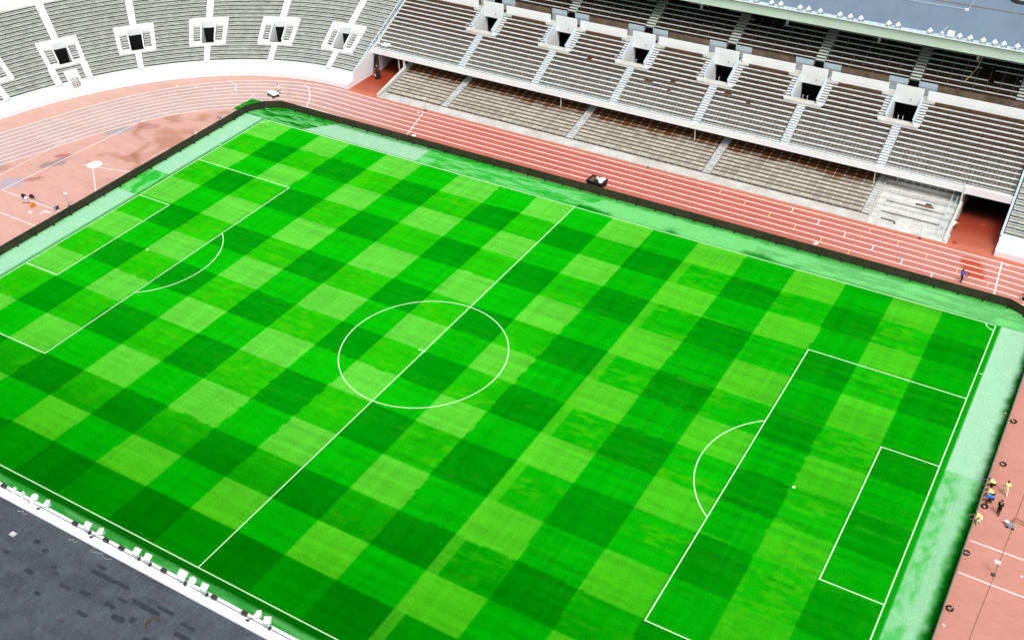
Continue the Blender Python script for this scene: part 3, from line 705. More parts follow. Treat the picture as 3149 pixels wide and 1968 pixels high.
# passages (vomitories) of the straight stand
def passage(i, cx):
    t = thing('stand_passage', f'{ORD[i]} white walled exit passage from the left in the straight stand, with dark doorway', 'passage', (cx, 62.2, 7.3), 0, 'exit passages of the straight stand')
    xa, xb = cx - 1.7, cx + 1.7
    b = MB(); b.box(xa - .12, xb + .12, WY - .12, WY - .061, 8.35, 10.86); b.box(xa - .12, xa + .02, WY - .12, WY + .6, 4.6, 8.35); b.box(xb - .02, xb + .12, WY - .12, WY + .6, 5.6, 8.35)
    b.box(xa - .12, xb + .12, WY - .06, WY + .6, 8.35, 9.1)
    part_world(b, 'door_wall', M['white2'], t)
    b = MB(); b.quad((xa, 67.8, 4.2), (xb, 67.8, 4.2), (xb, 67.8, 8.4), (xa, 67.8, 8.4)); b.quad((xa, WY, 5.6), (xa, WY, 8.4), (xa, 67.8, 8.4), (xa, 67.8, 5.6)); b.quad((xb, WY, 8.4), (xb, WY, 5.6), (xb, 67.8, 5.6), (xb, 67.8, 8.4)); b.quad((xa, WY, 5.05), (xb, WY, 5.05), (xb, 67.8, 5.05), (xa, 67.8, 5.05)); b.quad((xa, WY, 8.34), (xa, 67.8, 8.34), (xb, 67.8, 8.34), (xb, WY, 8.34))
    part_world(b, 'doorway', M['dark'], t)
    b = MB()                                                   # steps going down to the door, lower ones coloured black as unlit
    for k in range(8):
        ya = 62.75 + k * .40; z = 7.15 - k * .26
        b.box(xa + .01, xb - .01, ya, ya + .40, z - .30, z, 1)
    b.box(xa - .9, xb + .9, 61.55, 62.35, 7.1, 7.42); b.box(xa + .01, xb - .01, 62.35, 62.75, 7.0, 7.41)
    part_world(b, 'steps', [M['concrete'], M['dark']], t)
    for s, xx in ((-1, xa), (1, xb)):
        b = MB(); x0, x1 = (xx - .16, xx) if s < 0 else (xx, xx + .16)
        b.hexa([(x0, 62.3, 5.6), (x1, 62.3, 5.6), (x1, WY - .13, 5.2), (x0, WY - .13, 5.2), (x0, 62.3, 7.95), (x1, 62.3, 7.95), (x1, WY - .13, 9.55), (x0, WY - .13, 9.55)])
        part_world(b, 'side_wall', M['white'], t)
        b = MB(); b.hexa([(x0 - .05, 62.2, 7.96), (x1 + .05, 62.2, 7.96), (x1 + .05, WY - .2, 9.57), (x0 - .05, WY - .2, 9.57), (x0 - .05, 62.2, 8.04), (x1 + .05, 62.2, 8.04), (x1 + .05, WY - .2, 9.65), (x0 - .05, WY - .2, 9.65)])
        part_world(b, 'coping', M['bluepaint'], t)
        b = MB(); q0, q1 = (xx - 1.12, xx - .17) if s < 0 else (xx + .17, xx + 1.12)
        for k in range(9):
            ya = 62.35 + k * .39; z = 7.45 + k * .215
            b.quad((q0, ya, z), (q1, ya, z), (q1, ya + .39, z), (q0, ya + .39, z), 0); b.quad((q0, ya, z - .22), (q1, ya, z - .22), (q1, ya, z), (q0, ya, z), 1)
            b.quad((q0, ya, z - .5), (q0, ya, z), (q0, ya + .39, z), (q0, ya + .39, z - .5), 1); b.quad((q1, ya, z), (q1, ya, z - .5), (q1, ya + .39, z - .5), (q1, ya + .39, z), 1)
        b.box(q0 + .05, q1 - .05, 61.95, 62.3, 7.35, 7.62, 2)
        part_world(b, 'side_stair', [M['aisle'], M['stairbrown'], M['white']], t)
        b = MB(); xr = q0 + .05 if s < 0 else q0 - .02
        b.bar((xr, 62.0, 7.4), (xr, 62.0, 8.15), .03); b.bar((xr, 62.0, 8.15), (xr + .5, 62.0, 8.15), .03); b.bar((xr + .5, 62.0, 8.15), (xr + .5, 62.0, 7.4), .03)
        part_world(b, 'hand_rail', M['rail'], t)
    for dx in (.35, -.25):
        b = MB(); b.bar((cx + dx, 62.5, 7.3), (cx + dx, 62.5, 8.1), .03); b.bar((cx + dx, 62.5, 8.1), (cx + dx, 62.9, 7.9), .03)
        part_world(b, 'bollard', M['lamp'], t)
    b = MB(); b.sphere((cx + .35, WY - .16, 9.05), .08, n=8, m=5); part_world(b, 'wall_lamp', M['darkbox'], t)
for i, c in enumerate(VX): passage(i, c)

# rear tier
RX = AX + [46.2]
edges = [XL + .1] + [x for v in RX for x in (v - .68, v + .68)] + [XR]
rear_y0, rp, rn = 67.35, 0.80, 15
ends = ['leftmost block of dark rear seating'] + [f'dark rear seating block between {ORD[k]} and {ORD[k+1]} rear stairways from the left' for k in range(6)] + ['narrow dark rear seating block at the far right end']
for i in range(8):
    gp = []
    if i == 3: gp = [(6, -5.0, -1.9), (6, 1.2, 4.4)]
    if i == 4: gp = [(6, 7.9, 13.6), (5, 8.6, 13.0)]
    if i == 6: gp = [(3, 39.3, 45.2), (4, 40.3, 42.0), (2, 41.5, 42.3)]
    if i == 5: gp = [(8, 20.7, 22.0)]
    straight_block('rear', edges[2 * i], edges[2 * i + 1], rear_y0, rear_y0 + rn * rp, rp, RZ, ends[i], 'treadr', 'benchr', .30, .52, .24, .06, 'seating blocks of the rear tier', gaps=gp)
for i, c in enumerate(RX):
    stairs('rear_stairway', f'{ORD[i]} striped stairway from the left in the dark rear tier', c, 1.3, rear_y0 - .05, rear_y0 + rn * rp, 26, RZ, M['aislew'] if False else M['benchr'], M['aisled'], off=.12)
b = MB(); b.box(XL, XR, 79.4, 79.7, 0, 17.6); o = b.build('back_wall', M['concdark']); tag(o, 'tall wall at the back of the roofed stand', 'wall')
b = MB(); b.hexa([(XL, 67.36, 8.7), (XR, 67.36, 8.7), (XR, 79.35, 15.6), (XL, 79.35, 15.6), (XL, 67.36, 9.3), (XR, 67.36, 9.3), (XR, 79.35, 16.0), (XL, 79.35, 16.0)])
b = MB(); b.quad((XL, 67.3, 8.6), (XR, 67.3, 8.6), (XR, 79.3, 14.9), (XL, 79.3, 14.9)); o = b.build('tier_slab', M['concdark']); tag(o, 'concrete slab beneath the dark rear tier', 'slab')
# yellow tape hanging over the rear seats at right
b = MB(); P = [(39.9, 71.9, 14.2), (39.7, 70.6, 12.9), (39.3, 69.6, 12.3), (38.9, 68.4, 11.9)]
b.tube(P, .05, 4); o = b.build('caution_tape', M['liney']); tag(o, 'strip of yellow tape hung across the empty rear bench rows', 'tape')

# roof of the straight stand
roof = thing('stand_roof', 'flat grey blue roof of the far stand with mint green fascia', 'roof', (0, 68, 17))
RX0, RX1 = -49, 64
M['roofgrey'] = mat('grey_blue_roofing', srgb(128, 149, 168, .8), .75, .07, .35, fine=.03, stretch=(1, .25, 1))
b = MB(); b.hexa([(RX0, 68.35, 17.2), (RX1, 68.35, 17.2), (RX1, 104, 17.6), (RX0, 104, 17.6), (RX0, 68.35, 17.42), (RX1, 68.35, 17.42), (RX1, 104, 17.9), (RX0, 104, 17.9)]); part_world(b, 'deck', M['roofgrey'], roof)
b = MB(); b.box(RX0, RX1, 67.55, 67.75, 15.95, 17.2); part_world(b, 'fascia', M['mint'], roof)
b = MB(); b.box(RX0, RX1, 67.60, 68.3, 17.2, 17.36); part_world(b, 'shadow_gap', M['black'], roof)  # black strip standing for the shadow line under the gutter
b = MB(); b.box(RX0, RX1, 67.30, 68.34, 17.37, 17.46); b.box(RX0, RX1, 67.26, 67.32, 17.40, 17.52, 1); part_world(b, 'gutter', [M['glassdeck'], M['lamp']], roof)
for k in range(int((RX1 - RX0) / 1.05)):
    if k % 1 == 0 and k < 99:
        b = MB(); xx = RX0 + 6 + k * 1.05; b.box(xx - .03, xx + .03, 67.33, 68.3, 17.46, 17.50); part_world(b, 'gutter_rib', M['lamp'], roof)
xx = -38.9
while xx < 50:
    b = MB(); b.box(xx - .17, xx + .17, 72.1, 72.5, RZ(72.1) - .3, 17.25); part_world(b, 'post', M['concrete'], roof); xx += 13.04
b = MB(); b.tube([(20, 77.5, 17.75), (29.66, 77.5, 17.75), (35.88, 77.65, 17.75)], .035, 5); b.tube([(35.95, 77.7, 17.75), (36.07, 82.4, 17.78), (36.2, 92, 17.9)], .03, 5); o = b.build('roof_rope', M['wire']); tag(o, 'pale rope stretched in a right angle across the far roof', 'rope')
b = MB(); b.box(35.55, 36.05, 77.5, 77.8, 17.55, 17.8); o = b.build('rope_anchor', M['lamp']); tag(o, 'small white anchor block at the bend of the roof rope', 'anchor')
vt = thing('roof_vent', 'round grey vent on the far roof at the top right', 'vent', (41.6, 84.4, 17.6))
b = MB(); b.bar((0, 0, 0), (0, 0, .5), 1.5, 28); b.build('drum', M['darkbox'], vt); b = MB(); b.bar((0, 0, .5), (0, 0, .75), 1.2, 28, r2=.8); b.build('cap', M['bluepaint'], vt)

# lower tier
LX0, LX1 = -42.0, 33.75
LAX = [-31.0, -9.5, 11.55]
edges = [LX0 + .3] + [x for v in LAX for x in (v - .62, v + .62)] + [32.75]
lab = ['short weathered grey seating block beside the left tunnel', 'weathered grey lower seating block left of the middle lower stairway', 'weathered grey lower seating block right of the middle lower stairway', 'weathered grey lower seating block next to the concrete pen']
for i in range(4):
    t = straight_block('lower', edges[2 * i], edges[2 * i + 1], 49.95, 49.95 + 15 * .75, .75, LZ, lab[i], 'treadl', 'benchl', .08, .66, .15, .05, 'lower seating blocks under the balcony')
for i, c in enumerate(LAX + [33.3]):
    stairs('lower_stairway', ['leftmost pale stairway of the lower tier', 'pale stairway of the lower tier left of the black buggy', 'pale stairway of the lower tier right of the black buggy', 'pale stairway beside the concrete pen'][i], c, 1.1, 49.7, 61.2, 24, LZ, M['aislew'], M['riserpale'], off=.10, group='stairways of the lower tier')
b = MB()
for a, c in [(-42.3, 33.9)]: b.hexa([(a, 47.95, 0), (c, 47.95, 0), (c, 49.75, 0), (a, 49.75, 0), (a, 47.95, .12), (c, 47.95, .12), (c, 49.75, .2), (a, 49.75, .2)])
o = b.build('stand_kerb', M['concrete']); tag(o, 'pale concrete kerb strip between the track and the lower tier', 'kerb')
fr = thing('front_rail', 'low pale rail in front of the lower tier benches', 'railing', (0, 49.75, .2))
for a, c in ranges(-41.5, 32.7, [(v - .62, v + .62) for v in LAX]): b = MB(); b.box(a, c, 49.72, 49.80, .50, .58); part_world(b, 'rail', M['raild'], fr)
x = -41.3
while x < 32.6:
    if not any(abs(x - v) < .66 for v in LAX): b = MB(); b.box(x - .03, x + .03, 49.73, 49.79, .18, .50); part_world(b, 'post', M['raild'], fr)
    x += 1.1
b = MB(); b.hexa([(-42.35, 48.05, 0), (-41.9, 48.05, 0), (-41.9, 61.6, 0), (-42.35, 61.6, 0), (-42.35, 48.05, .5), (-41.9, 48.05, .5), (-41.9, 61.6, LZ(61.6) + .45), (-42.35, 61.6, LZ(61.6) + .45)])
o = b.build('tunnel_wall', M['concrete']); tag(o, 'sloping pale concrete wall edging the left tunnel', 'wall')
b = MB(); b.box(LX0, 43.7, 61.6, 61.8, 0, 6.6); o = b.build('rear_wall', M['dark']); tag(o, 'wall behind the lower tier, coloured black as shade under the balcony', 'wall')  # black colour stands for the balcony shade
for xx, y_, lb in ((-42.3, 57.5, 'dark wall added to shade the left tunnel beside the lower tier'), (43.55, 55.4, 'dark wall added to shade the right tunnel beside the concrete pen')):
    b = MB(); b.hexa([(xx, y_, 0), (xx + .22, y_, 0), (xx + .22, 61.55, 0), (xx, 61.55, 0), (xx, y_, FZ(y_) - .4), (xx + .22, y_, FZ(y_) - .4), (xx + .22, 61.55, FZ(61.55) - 1.2), (xx, 61.55, FZ(61.55) - 1.2)]); o = b.build('shade_partition', M['concdark']); tag(o, lb, 'wall')  # walls added to keep the tunnels dark
for i, (cx_, base) in enumerate([(-13.9, 55.3), (7.35, 55.3), (32.45, 55.3)]):
    b = MB(); b.bar((cx_, base, LZ(base)), (cx_, base, 3.6), .075, 8); o = b.build('balcony_prop', M['concrete']); tag(o, ['thin pole propping the balcony between the left and middle lower stairways', 'thin pole propping the balcony just left of the third lower stairway', 'thin pole propping the balcony near the concrete pen'][i], 'pole', 'thin poles under the balcony')
b = MB(); b.box(-42.3, -42.02, 55.3, 55.6, 1.5, 3.5); o = b.build('white_pillar', M['white']); tag(o, 'square white pillar on the tunnel wall at left', 'pillar')
b = MB(); b.box(-43.2, -43.05, 55.25, 55.4, 0, 3.5); o = b.build('slim_pillar', M['concrete']); tag(o, 'slim pale pillar standing on the red floor of the left tunnel', 'pillar')
# walls closing both tunnels, their black colour standing for shade
b = MB(); b.box(-49.5, -42.4, 66, 66.3, 0, 7.2); o = b.build('tunnel_end', M['dark']); tag(o, 'dark end of the left tunnel beneath the stand', 'tunnel')
b = MB(); b.box(43.9, 49.3, 60.5, 60.8, 0, 5.6); o = b.build('tunnel_end', M['dark']); tag(o, 'black end of the right tunnel beneath the stand', 'tunnel')
# concrete pen with rails on the right
pen = thing('concrete_pen', 'empty pale concrete terrace pen with rails beside the right tunnel', 'terrace', (39, 52, .5))
b = MB()
b.hexa([(33.95, 47.95, 0), (43.85, 47.9, 0), (43.85, 49.9, 0), (33.95, 49.9, 0), (33.95, 47.95, .10), (43.85, 47.9, .10), (43.85, 49.9, .22), (33.95, 49.9, .22)])
zs = [.22, .45, .8, 1.1, 1.55, 1.9]; ys = [49.9, 50.6, 52.3, 53.4, 54.6, 56.6, 61.5]
for k in range(6): b.box(33.95, 43.3, ys[k], ys[k + 1] + (.0 if k == 5 else 0), 0, zs[k])
part_world(b, 'terrace', M['concrete'], pen)
M['penwhite'] = mat('washed_concrete', (0.66, 0.66, 0.62), .85, .1, .7, col2=(.46, .45, .40), thr=(.3, .55), fine=.06)
pen.children[0].data.materials[0] = M['penwhite']
b = MB(); b.hexa([(33.8, 48.1, 0), (33.93, 48.1, 0), (33.93, 61.5, 0), (33.8, 61.5, 0), (33.8, 48.1, .2), (33.93, 48.1, .2), (33.93, 61.5, LZ(61.5) + .3), (33.8, 61.5, LZ(61.5) + .3)])
part_world(b, 'side_wall', M['concrete'], pen); b = MB()
b.hexa([(43.32, 48.1, 0), (43.72, 48.1, 0), (43.72, 61.5, 0), (43.32, 61.5, 0), (43.32, 48.1, .3), (43.72, 48.1, .3), (43.72, 61.5, LZ(61.5) + .5), (43.32, 61.5, LZ(61.5) + .5)])
part_world(b, 'side_wall', M['concrete'], pen)
def railrow(y, z, x0, x1, hgt, n, two=True, m='rail', name='guard_rail', par_=pen):
    b = MB(); b.box(x0, x1, y - .03, y + .03, z + hgt - .05, z + hgt)
    if two: b.box(x0, x1, y - .03, y + .03, z + hgt * .5 - .03, z + hgt * .5 + .02)
    b.box(x0, x1, y - .03, y + .03, z + .02, z + .07)
    for k in range(n + 1):
        xx = x0 + (x1 - x0) * k / n; b.box(xx - .035, xx + .035, y - .028, y + .028, z, z + hgt - .051)
    part_world(b, name, M[m], par_)
railrow(56.6, 1.9, 35.1, 42.3, .95, 7); railrow(54.5, 1.1, 35.1, 42.3, .8, 6, m='white'); railrow(52.25, .45, 35.1, 42.3, .55, 5, m='white'); railrow(49.9, .22, 35.0, 42.4, .6, 6, m='white')
b = MB(); b.box(34.6, 42.6, 57.3, 57.42, 1.9, 3.4); part_world(b, 'brown_board', M['concdark'], pen)
b = MB(); b.box(35.0, 42.4, 50.65, 51.05, .75, .82); b.box(35.0, 42.4, 52.9, 53.2, 1.1, 1.17); part_world(b, 'bench', M['penwhite'], pen)
b = MB()
for q in (42.35, 43.0): b.bar((q, 49.0, 1.0), (q, 55.5, 2.6), .04); b.bar((q, 49.0, 0), (q, 49.0, 1.0), .04); b.bar((q, 52, .5), (q, 52, 1.75), .03); b.bar((q, 55.5, 1.5), (q, 55.5, 2.6), .04)
part_world(b, 'stair_rail', M['bluepaint'], pen)
b = MB(); b.bar((43.5, 48.3, .3), (43.5, 55.2, 2.3), .05); b.bar((43.45, 54.9, 1.5), (43.5, 54.9, 3.5), .11, 8); part_world(b, 'corner_post', M['white'], pen)
b = MB(); b.box(38.5, 40.7, 53.25, 53.5, 1.22, 1.30); b.bar((38.7, 53.4, 1.1), (38.7, 53.4, 1.25), .03); b.bar((40.5, 53.4, 1.1), (40.5, 53.4, 1.25), .03); o = b.build('loose_plank', M['wood']); tag(o, 'brown plank lying across the concrete pen', 'plank')
b = MB()
for k in range(5): b.sphere((39.7 + .14 * k, 53.95 + .05 * (k % 2), 1.2 + .03 * (k % 3)), .14, .11, .09, 7, 5)
o = b.build('rubbish_heap', M['black']); tag(o, 'small dark heap of rubbish behind the brown plank', 'rubbish')
b = MB()
for k in range(9): b.sphere((35.4 + .2 * k, 49.62 - .01 * k, .28), .13, .07, .08, 6, 4)
b.sphere((37.1, 49.2, .25), .16, .12, .1, 7, 5)
o = b.build('leaf_litter', M['black']); tag(o, 'dark leaf litter along the front rail of the concrete pen', 'litter', kind='stuff')

# ---------------------------------------------------------------- the curved stands
def CZ(o): return 1.2 + .5 * (o - 1.7)
CO0, CP, CN = 2.62, 0.77, 20
CT = [13.85 + 13.75 * k for k in range(6)]
def arcbox(mb, P, t0, t1, o0, o1, z0, z1, mi=0, z0b=None, z1b=None, caps=True):
    n = max(1, int(abs(t1 - t0) / 1.2 + .5)); z0b = z0 if z0b is None else z0b; z1b = z1 if z1b is None else z1b
    for k in range(n):
        a = t0 + (t1 - t0) * k / n; c = t0 + (t1 - t0) * (k + 1) / n
        mb.hexa([P(a, o0, z0), P(c, o0, z0), P(c, o1, z0b), P(a, o1, z0b), P(a, o0, z1), P(c, o0, z1), P(c, o1, z1b), P(a, o1, z1b)], mi)
def arcquad(mb, P, t0, t1, o0, z0, o1, z1, mi=0):
    n = max(1, int(abs(t1 - t0) / 1.2 + .5))
    for k in range(n):
        a = t0 + (t1 - t0) * k / n; c = t0 + (t1 - t0) * (k + 1) / n
        mb.quad(P(a, o0, z0), P(c, o0, z0), P(c, o1, z1), P(a, o1, z1), mi)
def curve_block(P, cuts, t0, t1, o0, n, label, group):
    c = P((t0 + t1) / 2, o0, CZ(o0)); t = thing('seating_block', label, 'seating', c, 0, group)
    terr = MB()
    for k in range(n):
        oa = o0 + k * CP; ob = oa + CP; z = CZ(oa); zp = z - .5 * CP
        for a, b_ in ranges(t0, t1, cuts(oa + .1)):
            arcquad(terr, P, a, b_, oa, z, oa + .20, z, 0); arcquad(terr, P, a, b_, oa + .20, z, ob, z, 1); arcquad(terr, P, a, b_, oa, zp - .05, oa, z, 1)  # rear of each tread coloured dark as shade under the bench
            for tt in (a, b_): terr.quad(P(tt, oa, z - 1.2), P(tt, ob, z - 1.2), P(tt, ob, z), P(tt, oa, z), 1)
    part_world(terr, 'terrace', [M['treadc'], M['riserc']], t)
    for k in range(n):
        oa = o0 + k * CP; z = CZ(oa)
        for a, c_ in ranges(t0 + .05, t1 - .05, cuts(oa + .1)): b_ = MB(); arcbox(b_, P, a, c_, oa + .19, oa + .73, z + .19, z + .27); part_world(b_, 'bench', M['benchc'], t)
    return t
HW = 3.6
def ccut(o):
    r = []
    for i, c in enumerate(CT):
        if 5.55 < o < 10.35: r.append((c - HW, c + HW))
        elif i == 1 and o <= 5.55: r.append((c - 4.35, c + 4.35)) if False else r.append((c - 3.8, c - 2.45)) or r.append((c + 2.45, c + 3.8))
    return r
def small_cut(o):
    return ccut(o) + ([(CT[1] - 1.35, CT[1] + 1.35)] if o < 4.2 else [])
TS = 2.0
bounds = [TS] + CT + [89.6]
for i in range(7):
    a = bounds[i] + (.62 if i > 0 else 0); c = bounds[i + 1] - (.62 if i < 6 else 0.35)
    L = ['curved stand seating at the left frame edge'] + [f'curved seating block between {ORD[k]} and {ORD[k+1]} passages of the left curve' for k in range(5)] + ['curved seating block beside the straight stand']
    # the second passage has seats right below it instead of a middle stairway
    def cf(o, i=i, a=a, c=c): return small_cut(o)
    curve_block(PL, cf, a, c, CO0, CN, 'pale grey ' + L[i], 'seating blocks of the left curve')
# small filler seats below passage two (no central stair there)
curve_block(PL, small_cut, CT[1] - .62, CT[1] + .62, CO0, 4, 'short bench rows above the small hatch in the left curve', 'seating blocks of the left curve')
def cstairs(P, tc, hw, o0, o1, label, group='stairways of the left curve', n=None):
    n = n or int((o1 - o0) / .385); t = thing('curve_stairway', label, 'stairway', P(tc, o0, CZ(o0)), 0, group); b = MB()
    for k in range(n):
        oa = o0 + (o1 - o0) * k / n; ob = o0 + (o1 - o0) * (k + 1) / n; z = CZ(oa) + .22; zp = z - .5 * (ob - oa)
        arcquad(b, P, tc - hw, tc + hw, oa, z, ob, z, 0); arcquad(b, P, tc - hw, tc + hw, oa, zp, oa, z, 0)
        for s in (-1, 1): b.quad(P(tc + s * hw, oa, zp - .6), P(tc + s * hw, ob, zp - .6), P(tc + s * hw, ob, z), P(tc + s * hw, oa, z), 0)
    part_world(b, 'steps', M['white'], t); return t
for i, c in enumerate(CT):
    cstairs(PL, c, .60, 10.4, 18.0, f'white stairway above the {ORD[i]} passage of the left curve')
    if i != 1: cstairs(PL, c, .60, 2.4, 5.6, f'short white stairway below the {ORD[i]} passage of the left curve')
cstairs(PL, CT[1] - 3.15, .66, 2.4, 5.6, 'short white stairway left of the small hatch'); cstairs(PL, CT[1] + 3.15, .66, 2.4, 5.6, 'short white stairway right of the small hatch')
def cpassage(P, c, label, group='exit passages of the left curve'):
    t = thing('curve_passage', label, 'passage', P(c, 5.6, CZ(5.6)), 0, group)
    def slab_(t0, t1, o0, o1, name, m, up=.30):
        b = MB(); arcbox(b, P, t0, t1, o0, o1, CZ(o0) - .9, CZ(o0) + up, 0, CZ(o1) - .9, CZ(o1) + up); part_world(b, name, m, t)
    slab_(c - HW, c - 2.85, 5.6, 10.35, 'side_path', M['white']); slab_(c + 2.85, c + HW, 5.6, 10.35, 'side_path', M['white'])
    b = MB(); arcbox(b, P, c - 2.84, c + 2.84, 9.42, 10.35, CZ(9.42) - 1, CZ(9.42) + .32, 0, CZ(9.42) - 1, CZ(10.35) + .3); part_world(b, 'top_path', M['white'], t)
    b = MB(); arcbox(b, P, c - 2.84, c - 1.22, 5.6, 6.75, CZ(5.6) - .9, CZ(5.9) + .12); arcbox(b, P, c + 1.22, c + 2.84, 5.6, 6.75, CZ(5.6) - .9, CZ(5.9) + .12)
    arcbox(b, P, c - 1.21, c + 1.21, 5.6, 6.0, CZ(5.6) - .9, CZ(5.7) + .1); part_world(b, 'landing', M['white'], t)
    for s in (-1, 1):
        b = MB(); arcbox(b, P, c + s * 1.22, c + s * 1.42, 6.1, 9.40, 1.0, CZ(6.1) + .45, 0, 1.0, CZ(9.4) + .62); part_world(b, 'side_wall', M['white'], t)
        for k in range(3):
            oa = 6.8 + k * .87; b = MB(); ta, tb = sorted((c + s * 1.5, c + s * 2.8))
            arcquad(b, P, ta, tb, oa, CZ(oa) - .05, oa + .87, CZ(oa) - .05, 0); arcquad(b, P, ta, tb, oa, CZ(oa) - .5, oa, CZ(oa) - .05, 1)
            part_world(b, 'step', [M['treadc'], M['riserc']], t)
            b = MB(); arcbox(b, P, ta, tb, oa + .2, oa + .8, CZ(oa) + .20, CZ(oa) + .26); part_world(b, 'bench', M['benchc'], t)
    # steps down and doorway
    b = MB()
    for k in range(8):
        oa = 6.0 + k * .42; z = CZ(5.7) + .05 - .26 * k; arcquad(b, P, c - 1.2, c + 1.2, oa, z, oa + .42, z, 0); arcquad(b, P, c - 1.2, c + 1.2, oa + .42, z - .26, oa + .42, z, 0)
    part_world(b, 'steps', M['concdark'], t)
    b = MB(); arcquad(b, P, c - 1.2, c + 1.2, 9.38, .6, 9.38, 4.55, 0)
    b.quad(P(c - 1.19, 7.2, .6), P(c - 1.19, 9.4, .6), P(c - 1.19, 9.4, 4.4), P(c - 1.19, 7.2, 3.1)) if False else None
    part_world(b, 'doorway', M['dark'], t)
    b = MB(); arcquad(b, P, c - 1.2, c + 1.2, 9.34, 4.55, 9.34, CZ(9.4) + .6, 0); part_world(b, 'lintel', M['white'], t)
    return t
for i, c in enumerate(CT): cpassage(PL, c, f'{ORD[i]} white framed exit passage from the left in the curved stand')
# pit steps and doorways carry their shade in the material colour
# small hatch below passage two
t = thing('wall_hatch', 'small white framed hatch with barred window low in the left curve', 'hatch', PL(CT[1], 1, 1))
c = CT[1]
b = MB(); arcbox(b, PL, c - 1.3, c - .85, 1.2, 4.15, .5, CZ(1.5) + .75, 0, .5, CZ(4.1) + .5); arcbox(b, PL, c + .85, c + 1.3, 1.2, 4.15, .5, CZ(1.5) + .75, 0, .5, CZ(4.1) + .5); arcbox(b, PL, c - .84, c + .84, 3.2, 4.15, .5, CZ(3.4) + .7, 0, .5, CZ(4.1) + .5); part_world(b, 'frame', M['white'], t)
b = MB(); arcquad(b, PL, c - .84, c + .84, 1.25, 1.46, 3.18, 1.9); part_world(b, 'window', M['concdark'], t)
b = MB()
for k in range(3): b.bar(PL(c - .42 + .42 * k, 1.3, 1.52), PL(c - .42 + .42 * k, 3.1, 1.93), .045)
for k in range(5): b.bar(PL(c - .8, 1.5 + .36 * k, 1.56 + .08 * k), PL(c + .8, 1.5 + .36 * k, 1.56 + .08 * k), .04)
part_world(b, 'bars', M['lamp'], t)

def curve_wall(P, t0, t1, label_w, label_r, left):
    t = thing('curve_wall', label_w, 'wall', P((t0 + t1) / 2, 0, 0)); b = MB()
    n = int(abs(t1 - t0) / 1.2)
    for k in range(n):
        a = t0 + (t1 - t0) * k / n; c_ = t0 + (t1 - t0) * (k + 1) / n
        for (o0, z0, o1, z1) in [(0, -.02, 0, .78), (0, .78, .22, .80), (.22, .80, .24, .72), (.24, .72, 1.62, .92), (1.62, .92, 1.62, 1.42), (1.62, 1.42, 1.80, 1.42), (1.80, 1.42, 1.80, 1.16), (1.80, 1.16, 2.59, 1.30), (2.59, 1.30, 2.59, 1.69), (2.59, 1.69, 2.66, 1.69)]:
            b.quad(P(a, o0, z0), P(c_, o0, z0), P(c_, o1, z1), P(a, o1, z1), 0)
    part_world(b, 'ledge', M['deckwhite'], t)
    b = MB(); n2 = int(abs(t1 - t0) / 1.5)
    for k in range(n2):
        a = t0 + (t1 - t0) * k / n2; c_ = t0 + (t1 - t0) * (k + 1) / n2
        b.bar(P(a, 1.71, 2.02), P(c_, 1.71, 2.02), .03, 5); b.bar(P(a, 1.71, 1.40), P(a, 1.71, 2.02), .025, 4)
        b.bar(P(a, 1.71, 1.72), P(c_, 1.71, 1.72), .02, 4)
    part_world(b, 'rail', M['rail'], t)
curve_wall(PL, 2.0, 89.9, 'low white ledge wall with rail at the foot of the left curve', '', True)
# dark foot line between the wall and the track
b = MB(); 
for k in range(88): b.quad(PL(2 + k, -.10, .006), PL(3 + k, -.10, .006), PL(3 + k, .02, .006), PL(2 + k, .02, .006))
o = b.build('wall_foot_line', M['concdark']); o['kind'] = 'structure'
# rim behind the curve
t = thing('rim_wall', 'white rim wall and walkway along the top of the left curve', 'wall', PL(45, 18, 9)); b = MB()
for k in range(44):
    a = 2 + 2 * k; c_ = min(89.6, a + 2)
    for (o0, z0, o1, z1) in [(17.99, 9.0, 17.99, 10.1), (17.99, 10.1, 18.2, 10.1), (18.2, 10.1, 18.2, 9.5), (18.2, 9.5, 21.0, 9.6), (21.0, 9.6, 21.0, 10.7), (21.0, 10.7, 21.3, 10.7), (21.3, 10.7, 21.3, 0)]:
        b.quad(PL(a, o0, z0), PL(c_, o0, z0), PL(c_, o1, z1), PL(a, o1, z1))
part_world(b, 'rim', M['white'], t)
# end wall of the left curve against the tunnel
t = thing('end_wall', 'white end wall of the left curve facing the tunnel', 'wall', (-48, 50, 0)); b = MB()
pf = [(48.02, 0, .8), (48.3, 0, .85), (49.6, 0, .95), (49.62, 0, 1.5), (49.8, 0, 2.0), (54.6, 0, 4.15), (55.2, 2.7, 4.3), (56.2, 2.9, 4.6), (56.22, 2.9, 4.6), (66.0, 4.0, 9.35)]
for (y0, a0, b0), (y1, a1, b1) in zip(pf[:-1], pf[1:]):
    if y1 - y0 < .01: continue
    b.hexa([(-48.12, y0, a0), (-47.95, y0, a0), (-47.95, y1, a1), (-48.12, y1, a1), (-48.12, y0, b0), (-47.95, y0, b0), (-47.95, y1, b1), (-48.12, y1, b1)])
part_world(b, 'wall', M['white'], t)
b = MB(); P = [(-47.8, 56.2), (-47.75, 57.0), (-48.0, 58.2), (-48.4, 59.4), (-49.0, 61.7), (-49.6, 64.5)]
for (xa, ya), (xb, yb) in zip(P[:-1], P[1:]): b.quad((xa, ya, 0), (xb, yb, 0), (xb, yb, 6.0), (xa, ya, 4.2))
part_world(b, 'inner_wall', M['white'], t)
b = MB(); b.quad((-49.2, 54.6, 0), (-48.0, 54.6, 0), (-48.0, 54.6, 3), (-49.2, 54.6, 3)); b.quad((-49.2, 54.6, 0), (-49.2, 56.4, 0), (-49.2, 56.4, 3), (-49.2, 54.6, 3)); b.quad((-49.2, 56.2, 0), (-47.8, 56.2, 0), (-47.8, 56.2, 3), (-49.2, 56.2, 3))
